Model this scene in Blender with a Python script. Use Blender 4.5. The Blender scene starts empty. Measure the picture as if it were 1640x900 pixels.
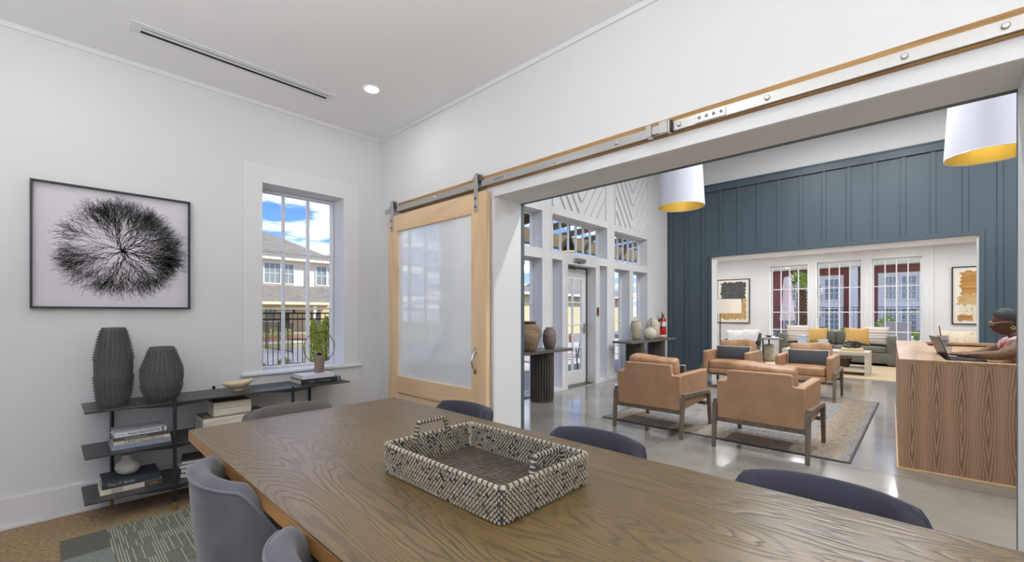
import bpy, bmesh, math, random
from mathutils import Vector, Matrix, Euler
PI = math.pi
random.seed(7)
S = bpy.context.scene
COL = S.collection

# ---------------------------------------------------------------- camera
cam = bpy.data.objects.new('camera', bpy.data.cameras.new('camera'))
COL.objects.link(cam); S.camera = cam
cam.data.sensor_width = 36.0; cam.data.lens = 697.0 / 1640 * 36
cam.data.shift_y = (501 - 450) / 1640
cam.data.clip_start = 0.02; cam.data.clip_end = 400
cam.location = (0, 0, 1.32)
cam.rotation_euler = (PI / 2, 0, math.radians(43.31 - 90))

# ---------------------------------------------------------------- exposure, sky, sun
S.view_settings.view_transform = 'Standard'; S.view_settings.look = 'None'
S.view_settings.exposure = 0.0; S.view_settings.gamma = 1.0
S.view_settings.use_curve_mapping = False
S.cycles.use_denoising = True
S.cycles.max_bounces = 10; S.cycles.diffuse_bounces = 6; S.cycles.glossy_bounces = 4
S.cycles.transparent_max_bounces = 16; S.cycles.transmission_bounces = 6
S.cycles.caustics_reflective = False; S.cycles.caustics_refractive = False
S.cycles.sample_clamp_indirect = 6.0; S.cycles.sample_clamp_direct = 0.0
SKY = 1.6; SUN = 7.0
LAMP_ADDED_BOWL, LAMP_CAN, LAMP_ADDED_SCONCE, LAMP_LOUNGE, LAMP_SITTING, LAMP_SHADE = 62.0, 3.0, 14.0, 56.0, 26.0, 10.0

W = bpy.data.worlds.new('sky'); S.world = W; W.use_nodes = True
n, l = W.node_tree.nodes, W.node_tree.links
n.clear()
out = n.new('ShaderNodeOutputWorld'); bg = n.new('ShaderNodeBackground')
tc = n.new('ShaderNodeTexCoord'); sx = n.new('ShaderNodeSeparateXYZ'); l.new(tc.outputs['Generated'], sx.inputs[0])
ramp = n.new('ShaderNodeValToRGB'); l.new(sx.outputs['Z'], ramp.inputs[0])
e = ramp.color_ramp.elements
e[0].position = 0.0; e[0].color = (.50, .60, .76, 1)
e[1].position = 0.6; e[1].color = (.05, .17, .58, 1)
q = ramp.color_ramp.elements.new(.14); q.color = (.18, .37, .76, 1)
q = ramp.color_ramp.elements.new(.30); q.color = (.05, .185, .66, 1)
def wm(op, a, b):
    m = n.new('ShaderNodeMath'); m.operation = op
    for i, v in enumerate((a, b)):
        if isinstance(v, (int, float)): m.inputs[i].default_value = v
        else: l.new(v, m.inputs[i])
    return m.outputs[0]
zz = wm('ADD', wm('MAXIMUM', sx.outputs['Z'], 0.0), .12)
cv = n.new('ShaderNodeCombineXYZ')
l.new(wm('DIVIDE', sx.outputs['X'], zz), cv.inputs[0]); l.new(wm('DIVIDE', sx.outputs['Y'], zz), cv.inputs[1])
nz = n.new('ShaderNodeTexNoise'); nz.inputs['Scale'].default_value = 1.7; nz.inputs['Detail'].default_value = 8
nz.inputs['Roughness'].default_value = .55; l.new(cv.outputs[0], nz.inputs['Vector'])
cr = n.new('ShaderNodeValToRGB'); l.new(nz.outputs['Fac'], cr.inputs[0])
cr.color_ramp.elements[0].position = .48; cr.color_ramp.elements[1].position = .63
mx = n.new('ShaderNodeMix'); mx.data_type = 'RGBA'
l.new(cr.outputs[0], mx.inputs['Factor']); l.new(ramp.outputs[0], mx.inputs['A']); mx.inputs['B'].default_value = (1.5, 1.48, 1.46, 1)
l.new(mx.outputs['Result'], bg.inputs[0]); bg.inputs[1].default_value = SKY
l.new(bg.outputs[0], out.inputs[0])
sun = bpy.data.objects.new('sun', bpy.data.lights.new('sun', 'SUN')); COL.objects.link(sun)
sun.data.energy = SUN; sun.data.angle = .01; sun.data.color = (1, .95, .86)
sun.rotation_euler = Vector((-.66, .40, -.62)).to_track_quat('-Z', 'Y').to_euler()

# ---------------------------------------------------------------- helpers
class MB:
    """collects polygons, builds ONE mesh object"""
    def __init__(s): s.v = []; s.f = []; s.m = []; s.mi = 0
    def face(s, pts):
        b = len(s.v); s.v += [tuple(p) for p in pts]; s.f.append(tuple(range(b, b + len(pts)))); s.m.append(s.mi)
    def add(s, vs, fs):
        b = len(s.v); s.v += [tuple(p) for p in vs]
        for f in fs: s.f.append(tuple(b + i for i in f)); s.m.append(s.mi)
        return s
    def box(s, x0, y0, z0, x1, y1, z1, M=None):
        x0, x1 = min(x0, x1), max(x0, x1); y0, y1 = min(y0, y1), max(y0, y1); z0, z1 = min(z0, z1), max(z0, z1)
        vs = [Vector(p) for p in ((x0,y0,z0),(x1,y0,z0),(x1,y1,z0),(x0,y1,z0),(x0,y0,z1),(x1,y0,z1),(x1,y1,z1),(x0,y1,z1))]
        if M is not None: vs = [M @ p for p in vs]
        return s.add(vs, [(0,3,2,1),(4,5,6,7),(0,1,5,4),(1,2,6,5),(2,3,7,6),(3,0,4,7)])
    def bar(s, p0, p1, w, h, up=(0,0,1), w1=None, h1=None):
        p0, p1 = Vector(p0), Vector(p1); d = (p1 - p0).normalized(); up = Vector(up)
        if abs(d.dot(up)) > .98: up = Vector((1,0,0))
        a = d.cross(up).normalized(); b = a.cross(d)
        vs = []
        for p, ww, hh in ((p0, w, h), (p1, w1 or w, h1 or h)):
            vs += [p - a*ww/2 - b*hh/2, p + a*ww/2 - b*hh/2, p + a*ww/2 + b*hh/2, p - a*ww/2 + b*hh/2]
        return s.add(vs, [(3,2,1,0),(4,5,6,7),(0,1,5,4),(1,2,6,5),(2,3,7,6),(3,0,4,7)])
    def tube(s, pts, r, k=8, closed=False, cap=True):
        pts = [Vector(p) for p in pts]; N = len(pts); rr = r if isinstance(r, (list, tuple)) else [r]*N
        up = None; vs = []; 
        for i, p in enumerate(pts):
            if closed: d = pts[(i+1) % N] - pts[i-1]
            else: d = pts[min(i+1, N-1)] - pts[max(i-1, 0)]
            d.normalize()
            if up is None: up = Vector((0,0,1)) if abs(d.z) < .9 else Vector((1,0,0))
            a = d.cross(up)
            if a.length < 1e-4: up = Vector((1,.3,0)); a = d.cross(up)
            a.normalize(); up = a.cross(d).normalized()
            for j in range(k):
                t = 2*PI*j/k; vs.append(p + a*math.cos(t)*rr[i] + up*math.sin(t)*rr[i])
        fs = []
        for i in range(N if closed else N-1):
            i2 = (i+1) % N
            for j in range(k): fs.append((i*k+j, i2*k+j, i2*k+(j+1) % k, i*k+(j+1) % k)[::-1])
        if cap and not closed: fs += [tuple(range(k)), tuple(range((N-1)*k, N*k))[::-1]]
        return s.add(vs, fs)
    def lathe(s, prof, c=(0,0,0), k=32, cap=True, sx=1, sy=1, rf=None):
        N = len(prof); vs = []
        for r, z in prof:
            for j in range(k):
                t = 2*PI*j/k; q = r if rf is None else rf(r, z, j)
                vs.append((c[0]+q*math.cos(t)*sx, c[1]+q*math.sin(t)*sy, c[2]+z))
        fs = [(i*k+j, i*k+(j+1) % k, (i+1)*k+(j+1) % k, (i+1)*k+j) for i in range(N-1) for j in range(k)]
        if cap: fs += [tuple(range(k))[::-1], tuple(range((N-1)*k, N*k))]
        return s.add(vs, fs)
    def prism(s, poly, axis, a0, a1, M=None):
        """poly of 2D points extruded along axis (x: poly=(y,z), y: poly=(x,z), z: poly=(x,y))"""
        def P(p, a): return Vector({'x': (a, p[0], p[1]), 'y': (p[0], a, p[1]), 'z': (p[0], p[1], a)}[axis])
        N = len(poly); vs = [P(p, a0) for p in poly] + [P(p, a1) for p in poly]
        if M is not None: vs = [M @ p for p in vs]
        return s.add(vs, [tuple(range(N))[::-1], tuple(range(N, 2*N))] + [(i, (i+1) % N, N+(i+1) % N, N+i) for i in range(N)])
    def rbox(s, hx, hy, hz, r, c=(0,0,0), n=8, crown=0, M=None):
        """rounded box, half sizes, optional swollen faces"""
        def cl(v, a): return max(-a, min(a, v))
        pts = {}; vs = []; fs = []
        def vid(p):
            key = tuple(round(x, 5) for x in p)
            if key not in pts:
                P = Vector((p[0]*hx, p[1]*hy, p[2]*hz)); Q = Vector((cl(P.x, hx-r), cl(P.y, hy-r), cl(P.z, hz-r)))
                d = P - Q; P = Q + d.normalized()*r if d.length > 1e-6 else P
                if crown: P.z += (1 if p[2] > 0 else -1)*crown*(1-p[0]**2)*(1-p[1]**2)*abs(p[2])
                P = P + Vector(c)
                if M is not None: P = M @ P
                pts[key] = len(vs); vs.append(P)
            return pts[key]
        g = [math.sin((i/n-.5)*PI*.98)/math.sin(.49*PI) for i in range(n+1)]
        for ax in range(3):
            for sg in (-1, 1):
                for i in range(n):
                    for j in range(n):
                        def mk(u, w):
                            p = [0,0,0]; p[ax] = sg; p[(ax+1) % 3] = u; p[(ax+2) % 3] = w; return vid(p)
                        f = (mk(g[i],g[j]), mk(g[i+1],g[j]), mk(g[i+1],g[j+1]), mk(g[i],g[j+1]))
                        fs.append(f if sg > 0 else f[::-1])
        return s.add(vs, fs)
    def pillow(s, w, h, t, M=None, n=14, pinch=.10):
        """cushion lying in local XZ, thickness along y"""
        vs = []; fs = []
        for sd in (1, -1):
            b = len(vs)
            for i in range(n+1):
                for j in range(n+1):
                    u = math.sin((i/n-.5)*PI); v = math.sin((j/n-.5)*PI)
                    k = max(0, (1-u*u)*(1-v*v))**.42
                    x = u*w/2*(1-pinch*(1-v*v)*abs(u)); z = v*h/2*(1-pinch*(1-u*u)*abs(v))
                    wr = .03*t*math.sin(9*u+4*v)*k
                    vs.append(Vector((x, sd*(t/2*k)+wr, z)))
            for i in range(n):
                for j in range(n):
                    f = (b+i*(n+1)+j, b+(i+1)*(n+1)+j, b+(i+1)*(n+1)+j+1, b+i*(n+1)+j+1)
                    fs.append(f if sd < 0 else f[::-1])
        if M is not None: vs = [M @ p for p in vs]
        return s.add(vs, fs)
    def build(s, name, mats, parent=None, smooth=False, bevel=0, seg=2, kind=None, angle=40, world=True):
        me = bpy.data.meshes.new(name)
        off = Vector((0,0,0))
        if parent is not None and world:
            M = world_of(parent).inverted()
            vs = [M @ Vector(p) for p in s.v]
        else: vs = s.v
        me.from_pydata([tuple(p) for p in vs], [], s.f)
        for m in (mats if isinstance(mats, (list, tuple)) else [mats]): me.materials.append(m)
        if max(s.m, default=0): me.polygons.foreach_set('material_index', s.m)
        if smooth:
            me.polygons.foreach_set('use_smooth', [True]*len(me.polygons))
            if smooth != 'all':
                try: me.set_sharp_from_angle(angle=math.radians(angle))
                except Exception: pass
        me.update()
        o = bpy.data.objects.new(name, me); COL.objects.link(o)
        if parent is not None: o.parent = parent
        if bevel:
            md = o.modifiers.new('bevel', 'BEVEL'); md.width = bevel; md.segments = seg; md.limit_method = 'ANGLE'; md.angle_limit = math.radians(35)
        if kind: o['kind'] = kind
        return o
def world_of(o):
    M = Matrix.LocRotScale(o.location, o.rotation_euler, o.scale)
    return world_of(o.parent) @ M if o.parent else M
def thing(name, label, cat, loc=(0,0,0), rz=0, group=None):
    o = bpy.data.objects.new(name, None); COL.objects.link(o); o.location = loc; o.rotation_euler = (0,0,rz)
    o.empty_display_size = .1
    return tag(o, label, cat, group)
def tag(o, label, cat, group=None):
    o['label'] = label; o['category'] = cat
    if group: o['group'] = group
    return o
def struct(name, label, loc=(0,0,0)):
    o = bpy.data.objects.new(name, None); COL.objects.link(o); o.location = loc; o['kind'] = 'structure'; o['label'] = label
    return o
def st(o, label): o['kind'] = 'structure'; o['label'] = label; return o
KIDS = {}
def dup(root, loc, rz, label=None, name=None):
    def cp(o, par):
        c = o.copy(); COL.objects.link(c)
        if par is not None: c.parent = par
        for ch in [x for x in bpy.data.objects if x.parent == o and x != c]: cp(ch, c)
        return c
    r = cp(root, None); r.location = loc; r.rotation_euler = (0,0,rz)
    if label: r['label'] = label
    return r
def copy_piece(o, loc, parent=None, rot=None):
    c = o.copy(); COL.objects.link(c); c.parent = parent if parent is not None else o.parent; c.location = loc
    if rot is not None: c.rotation_euler = rot
    return c

# ---------------------------------------------------------------- materials
def NT(name):
    m = bpy.data.materials.new(name); m.use_nodes = True; t = m.node_tree
    return m, t.nodes, t.links, t.nodes['Principled BSDF']
def lin(r, g, b):
    f = lambda c: (c/255/12.92) if c/255 <= .04045 else ((c/255+.055)/1.055)**2.4
    return (f(r), f(g), f(b), 1)
def c4(c): return (*c[:3], 1)
def mat(name, col, rough=.5, metal=0, col2=None, scale=10, stretch=(1,1,1), detail=4, bump=0, bscale=None, spec=None, sheen=0, coat=0, emit=None, es=0, lo=.35, hi=.65, rvar=0):
    m, n, l, b = NT(name)
    b.inputs['Base Color'].default_value = c4(col); b.inputs['Roughness'].default_value = rough; b.inputs['Metallic'].default_value = metal
    if spec is not None: b.inputs['Specular IOR Level'].default_value = spec
    if sheen: b.inputs['Sheen Weight'].default_value = sheen; b.inputs['Sheen Roughness'].default_value = .35
    if coat: b.inputs['Coat Weight'].default_value = coat; b.inputs['Coat Roughness'].default_value = .08
    if emit: b.inputs['Emission Color'].default_value = c4(emit); b.inputs['Emission Strength'].default_value = es
    tc = n.new('ShaderNodeTexCoord'); mp = n.new('ShaderNodeMapping'); mp.inputs['Scale'].default_value = stretch
    l.new(tc.outputs['Object'], mp.inputs[0])
    nz = n.new('ShaderNodeTexNoise'); nz.inputs['Scale'].default_value = scale; nz.inputs['Detail'].default_value = detail
    l.new(mp.outputs[0], nz.inputs['Vector'])
    if col2 is not None:
        r = n.new('ShaderNodeValToRGB'); r.color_ramp.elements[0].position = lo; r.color_ramp.elements[1].position = hi
        r.color_ramp.elements[0].color = c4(col); r.color_ramp.elements[1].color = c4(col2)
        l.new(nz.outputs['Fac'], r.inputs[0]); l.new(r.outputs[0], b.inputs['Base Color'])
    if rvar:
        mr = n.new('ShaderNodeMapRange'); mr.inputs['To Min'].default_value = max(0, rough-rvar); mr.inputs['To Max'].default_value = rough+rvar
        mr.inputs['From Min'].default_value = .3; mr.inputs['From Max'].default_value = .7
        l.new(nz.outputs['Fac'], mr.inputs[0]); l.new(mr.outputs[0], b.inputs['Roughness'])
    if bump:
        bp = n.new('ShaderNodeBump'); bp.inputs['Strength'].default_value = bump; bp.inputs['Distance'].default_value = .01
        if bscale:
            n2 = n.new('ShaderNodeTexNoise'); n2.inputs['Scale'].default_value = bscale; n2.inputs['Detail'].default_value = 3
            l.new(mp.outputs[0], n2.inputs['Vector']); l.new(n2.outputs['Fac'], bp.inputs['Height'])
        else: l.new(nz.outputs['Fac'], bp.inputs['Height'])
        l.new(bp.outputs[0], b.inputs['Normal'])
    return m
def wood(name, c_lo, c_hi, c_line, rough=.4, along='y', freq=34, scl=1.5, squash=.13, bump=.3, line_amt=.7, sharp=.55, pores=True):
    """contour lines of a stretched noise: cathedral grain running along one axis"""
    m, n, l, b = NT(name); b.inputs['Roughness'].default_value = rough
    tc = n.new('ShaderNodeTexCoord'); mp = n.new('ShaderNodeMapping')
    sc = {'x': (squash,1,1), 'y': (1,squash,1), 'z': (1,1,squash)}[along]; mp.inputs['Scale'].default_value = sc
    l.new(tc.outputs['Object'], mp.inputs[0])
    def noise(s, d, v=mp.outputs[0]):
        z = n.new('ShaderNodeTexNoise'); z.inputs['Scale'].default_value = s; z.inputs['Detail'].default_value = d; l.new(v, z.inputs['Vector']); return z.outputs['Fac']
    def mt(op, a, bb=0):
        z = n.new('ShaderNodeMath'); z.operation = op
        for i, v in enumerate((a, bb)):
            if isinstance(v, (int, float)): z.inputs[i].default_value = v
            else: l.new(v, z.inputs[i])
        return z.outputs[0]
    big = mt('ADD', noise(scl, 1.5), mt('MULTIPLY', noise(scl*9, 2), .035))
    s = mt('SINE', mt('MULTIPLY', big, freq*2*PI/ (2*PI)*2), 0)
    line = mt('POWER', mt('MULTIPLY', mt('ADD', s, 1.0), .5), 4.0)
    mp2 = n.new('ShaderNodeMapping'); mp2.inputs['Scale'].default_value = {'x': (.03,1,1), 'y': (1,.03,1), 'z': (1,1,.03)}[along]; l.new(tc.outputs['Object'], mp2.inputs[0])
    fine = noise(160, 2, mp2.outputs[0])
    rp = n.new('ShaderNodeValToRGB'); rp.color_ramp.elements[0].color = c4(c_lo); rp.color_ramp.elements[1].color = c4(c_hi)
    rp.color_ramp.elements[0].position = .3; rp.color_ramp.elements[1].position = .7
    l.new(mt('ADD', mt('MULTIPLY', noise(scl*2.2, 3), .55), mt('MULTIPLY', fine, .45)), rp.inputs[0])
    mx = n.new('ShaderNodeMix'); mx.data_type = 'RGBA'; mx.inputs['B'].default_value = c4(c_line); l.new(rp.outputs[0], mx.inputs['A'])
    amt = mt('MULTIPLY', mt('MULTIPLY', line, line_amt), mt('ADD', mt('MULTIPLY', fine, 1.2), .25)); l.new(amt, mx.inputs['Factor'])
    l.new(mx.outputs['Result'], b.inputs['Base Color'])
    bp = n.new('ShaderNodeBump'); bp.inputs['Strength'].default_value = bump; bp.inputs['Distance'].default_value = .004; bp.invert = True
    l.new(mt('ADD', mt('MULTIPLY', line, .6), mt('MULTIPLY', fine, .6)), bp.inputs['Height']); l.new(bp.outputs[0], b.inputs['Normal'])
    return m
def veneer(name):
    """book-matched walnut leaves on a vertical panel: repeated cathedral ellipses"""
    m, n, l, b = NT(name); b.inputs['Roughness'].default_value = .38
    tc = n.new('ShaderNodeTexCoord'); sp = n.new('ShaderNodeSeparateXYZ'); l.new(tc.outputs['Object'], sp.inputs[0])
    def mt(op, a, bb=0):
        z = n.new('ShaderNodeMath'); z.operation = op
        for i, v in enumerate((a, bb)):
            if isinstance(v, (int, float)): z.inputs[i].default_value = v
            else: l.new(v, z.inputs[i])
        return z.outputs[0]
    nz = n.new('ShaderNodeTexNoise'); nz.inputs['Scale'].default_value = 5; nz.inputs['Detail'].default_value = 3; l.new(tc.outputs['Object'], nz.inputs['Vector'])
    y = mt('ADD', mt('ADD', sp.outputs['Y'], sp.outputs['X']), mt('MULTIPLY', nz.outputs['Fac'], .03))
    u = mt('SUBTRACT', mt('FRACT', mt('MULTIPLY', y, 7.0)), .5)          # leaf of 143 mm
    z0 = mt('SUBTRACT', sp.outputs['Z'], .48)
    d = mt('SQRT', mt('ADD', mt('POWER', mt('MULTIPLY', u, 2.2), 2), mt('POWER', mt('MULTIPLY', z0, 1.55), 2)))
    dd = mt('ADD', mt('ADD', mt('MULTIPLY', mt('ABSOLUTE', u), 2.6), mt('MULTIPLY', mt('ABSOLUTE', z0), 1.1)), mt('MULTIPLY', d, .6))
    dn = mt('ADD', dd, mt('MULTIPLY', nz.outputs['Fac'], .25))
    s = mt('POWER', mt('MULTIPLY', mt('ADD', mt('SINE', mt('MULTIPLY', dn, 15)), 1), .5), 1.6)
    mp2 = n.new('ShaderNodeMapping'); mp2.inputs['Scale'].default_value = (1,1,.02); l.new(tc.outputs['Object'], mp2.inputs[0])
    f = n.new('ShaderNodeTexNoise'); f.inputs['Scale'].default_value = 90; f.inputs['Detail'].default_value = 3; l.new(mp2.outputs[0], f.inputs['Vector'])
    fac = mt('ADD', mt('MULTIPLY', s, mt('SUBTRACT', 1.0, mt('MINIMUM', mt('MULTIPLY', mt('ABSOLUTE', u), 1.9), 1))), mt('MULTIPLY', f.outputs['Fac'], .5))
    r = n.new('ShaderNodeValToRGB'); r.color_ramp.elements[0].color = lin(190, 152, 120); r.color_ramp.elements[1].color = lin(134, 103, 80)
    r.color_ramp.elements[0].position = .15; r.color_ramp.elements[1].position = 1.0
    l.new(fac, r.inputs[0]); l.new(r.outputs[0], b.inputs['Base Color'])
    return m
def glass(name, tint=(1,1,1), refl=1.0):
    m = bpy.data.materials.new(name); m.use_nodes = True; n, l = m.node_tree.nodes, m.node_tree.links; n.clear()
    o = n.new('ShaderNodeOutputMaterial'); t = n.new('ShaderNodeBsdfTransparent'); t.inputs[0].default_value = c4(tint)
    g = n.new('ShaderNodeBsdfGlossy'); g.inputs['Roughness'].default_value = 0.02; fr = n.new('ShaderNodeFresnel'); fr.inputs[0].default_value = 1.35
    mu = n.new('ShaderNodeMath'); mu.operation = 'MULTIPLY'; mu.inputs[1].default_value = refl; l.new(fr.outputs[0], mu.inputs[0])
    ge = n.new('ShaderNodeNewGeometry'); sb = n.new('ShaderNodeMath'); sb.operation = 'SUBTRACT'; sb.inputs[0].default_value = 1; l.new(ge.outputs['Backfacing'], sb.inputs[1])
    m2 = n.new('ShaderNodeMath'); m2.operation = 'MULTIPLY'; l.new(mu.outputs[0], m2.inputs[0]); l.new(sb.outputs[0], m2.inputs[1]); mu = m2
    mx = n.new('ShaderNodeMixShader'); l.new(mu.outputs[0], mx.inputs[0]); l.new(t.outputs[0], mx.inputs[1]); l.new(g.outputs[0], mx.inputs[2]); l.new(mx.outputs[0], o.inputs[0])
    return m
M = {}
M['wall'] = mat('white_paint', (.73,.73,.735), .6, bump=.02, bscale=300)
M['ceil'] = mat('ceiling_paint', (.86,.86,.865), .7)  # lighter than the wall white, standing in for more light on the ceiling
M['trim'] = mat('trim_paint', (.77,.77,.78), .35)
M['blue'] = mat('slate_blue_paint', lin(73,88,96), .45, bump=.02, bscale=200)
M['oak'] = wood('table_oak', lin(90,71,41), lin(118,96,60), lin(48,37,23), rough=.33, along='y', freq=190, scl=3.2, squash=.15, bump=.3, line_amt=.6)
M['oak'].node_tree.nodes['Principled BSDF'].inputs['Specular IOR Level'].default_value = .85
M['oakedge'] = wood('table_edge', lin(144,104,58), lin(168,124,74), lin(112,76,40), rough=.4, along='y', freq=20, scl=5, squash=.05, bump=.2, line_amt=.4)
M['maple'] = wood('door_maple', lin(216,184,142), lin(230,200,160), lin(200,164,120), rough=.45, along='z', freq=22, scl=3, squash=.1, bump=.1, line_amt=.5)
M['maplex'] = wood('door_maple_rail', lin(216,184,142), lin(230,200,160), lin(200,164,120), rough=.45, along='y', freq=22, scl=3, squash=.1, bump=.1, line_amt=.5)
M['lumber'] = wood('backer_pine', lin(150,112,60), lin(178,138,82), lin(112,78,36), rough=.6, along='y', freq=18, scl=8, squash=.06, bump=.2, line_amt=.6)
M['steel'] = mat('brushed_steel', (.52,.51,.49), .32, 1, scale=60, stretch=(1,.03,1), bump=.05)
M['steeldark'] = mat('dark_steel', (.16,.155,.15), .4, .8)
M['chrome'] = mat('chrome', (.75,.75,.76), .12, 1)
M['black'] = mat('black_metal', lin(42,42,46), .42, .3)
M['shelf'] = mat('charcoal_shelf', lin(58,57,58), .38, .1)
M['brass'] = mat('brass', (.62,.42,.16), .3, 1)
M['gold'] = mat('gold_leaf', (1.0,.85,.38), .3, .9, bump=.25, scale=14, stretch=(1,1,.15))
M['clay'] = mat('charcoal_clay', lin(76,74,73), .7, bump=.15, bscale=80)
M['white'] = mat('white_gloss', (.82,.82,.82), .3)
M['cream'] = mat('cream_ceramic', lin(206,198,184), .5, bump=.05, bscale=60, col2=lin(190,180,164), scale=12)
M['paper'] = mat('paper', lin(228,226,222), .8)
M['pages'] = mat('book_pages', lin(226,220,206), .9, scale=400, stretch=(.02,.02,1), col2=lin(196,190,176))
M['velvet'] = mat('slate_velvet', lin(90,89,95), .75, col2=lin(76,75,82), scale=7, sheen=.25, bump=.06, bscale=250)
M['velvet2'] = mat('velvet_piping', lin(90,88,97), .7, sheen=.4)
M['velvetN'] = mat('navy_velvet', lin(48,49,62), .8, col2=lin(40,41,54), scale=5, sheen=.15, bump=.06, bscale=250)  # darker, bluer copy of the dining chair velvet
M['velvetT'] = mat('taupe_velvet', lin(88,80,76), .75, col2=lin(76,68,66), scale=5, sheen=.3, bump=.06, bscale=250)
M['leather'] = mat('tan_leather', lin(170,130,98), .42, col2=lin(184,145,113), scale=5, bump=.10, bscale=140, rvar=.06)
M['leatherC'] = mat('tan_leather_cushion', lin(164,122,86), .42, col2=lin(188,147,112), scale=9, bump=.14, bscale=60)
M['ashwood'] = wood('grey_ash', lin(104,90,76), lin(132,116,100), lin(78,66,55), rough=.5, along='z', freq=20, scl=9, squash=.08, bump=.1, line_amt=.5)
M['navy'] = mat('charcoal_linen', lin(58,60,64), .9, bump=.12, bscale=400, col2=lin(68,70,74), scale=150)
M['piping'] = mat('white_piping', lin(220,214,202), .8)
M['floor'] = mat('polished_concrete', (.235,.218,.19), .15, col2=(.31,.288,.252), scale=1.6, detail=8, rvar=.05, coat=.35)
M['grout'] = mat('slab_joint', (.16,.15,.14), .6)
M['glass'] = glass('window_glass')
M['veneer'] = veneer('walnut_veneer')
M['walnut'] = wood('walnut_top', lin(164,130,98), lin(186,150,116), lin(128,96,68), rough=.3, along='x', freq=24, scl=4, squash=.08, bump=.08, line_amt=.5)

# ================================================================ THE SETTING
H = 3.10                     # dining ceiling
YA, XB, XB2 = 4.07, 2.33, 2.65
YC, XD, XD2, XE = 4.45, 10.15, 10.50, 14.90
HL = 4.75                    # lounge ceiling
def wall(name, axis, a0, a1, u0, u1, z0, z1, holes, m, label, m2=None):
    """wall slab between a0..a1 along axis ('x' or 'y'), spanning u0..u1; holes=(u0,u1,z0,z1)"""
    us = sorted({u0, u1, *[h[0] for h in holes], *[h[1] for h in holes]}); zs = sorted({z0, z1, *[h[2] for h in holes], *[h[3] for h in holes]})
    us = [u for u in us if u0 <= u <= u1]; zs = [z for z in zs if z0 <= z <= z1]
    def solid(i, j):
        if i < 0 or j < 0 or i >= len(us)-1 or j >= len(zs)-1: return False
        cu, cz = (us[i]+us[i+1])/2, (zs[j]+zs[j+1])/2
        return not any(h[0] < cu < h[1] and h[2] < cz < h[3] for h in holes)
    def P(a, u, z): return (a, u, z) if axis == 'x' else (u, a, z)
    b = MB()
    for i in range(len(us)-1):
        for j in range(len(zs)-1):
            if not solid(i, j): continue
            A, B, C, D = us[i], us[i+1], zs[j], zs[j+1]
            b.mi = 0; b.face([P(a0,A,C), P(a0,B,C), P(a0,B,D), P(a0,A,D)])
            b.mi = 1 if m2 else 0; b.face([P(a1,A,C), P(a1,A,D), P(a1,B,D), P(a1,B,C)]); b.mi = 0
            if not solid(i-1, j): b.face([P(a0,A,C), P(a0,A,D), P(a1,A,D), P(a1,A,C)])
            if not solid(i+1, j): b.face([P(a0,B,C), P(a1,B,C), P(a1,B,D), P(a0,B,D)])
            if not solid(i, j-1): b.face([P(a0,A,C), P(a1,A,C), P(a1,B,C), P(a0,B,C)])
            if not solid(i, j+1): b.face([P(a0,A,D), P(a0,B,D), P(a1,B,D), P(a1,A,D)])
    o = b.build(name, [m, m2] if m2 else m); me = o.data
    bm = bmesh.new(); bm.from_mesh(me); bmesh.ops.remove_doubles(bm, verts=bm.verts, dist=1e-5); bmesh.ops.recalc_face_normals(bm, faces=bm.faces); bm.to_mesh(me); bm.free()
    return st(o, label)
# ---- dining room shell
WX, SY = -1.75, -3.6         # walls behind the camera
WIN_A = (1.232, 1.945, .815, 2.425)
wall('wall_left', 'y', YA, YA+.27, WX-.2, XB, -.05, H+.1, [WIN_A], M['wall'], 'white wall with the framed drawing and one window')
wall_right = wall('wall_right', 'x', XB, XB2-.03, SY-.2, YC+.3, -.05, HL, [(-.275, 2.371, -.1, 2.205)], M['wall'], 'white wall with the wide opening into the lounge')
west_holes = [(-2.6, -1.0, .75, 2.5), (-.2, 1.4, .75, 2.5), (2.0, 3.4, .75, 2.5)]  # unseen windows added behind the camera for daylight from the west
wall('wall_west', 'x', WX-.2, WX, SY-.2, YA, -.05, H+.1, west_holes, M['wall'], 'white wall with added windows behind the camera')
wall('wall_south', 'y', SY-.2, SY, WX, XB, -.05, H+.1, [], M['wall'], 'white wall closing the dining room behind the camera')
b = MB(); b.box(WX-.2, SY-.2, H, XB, YA, H+.15); st(b.build('ceiling', M['ceil']), 'white flat ceiling over the dining table')
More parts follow.
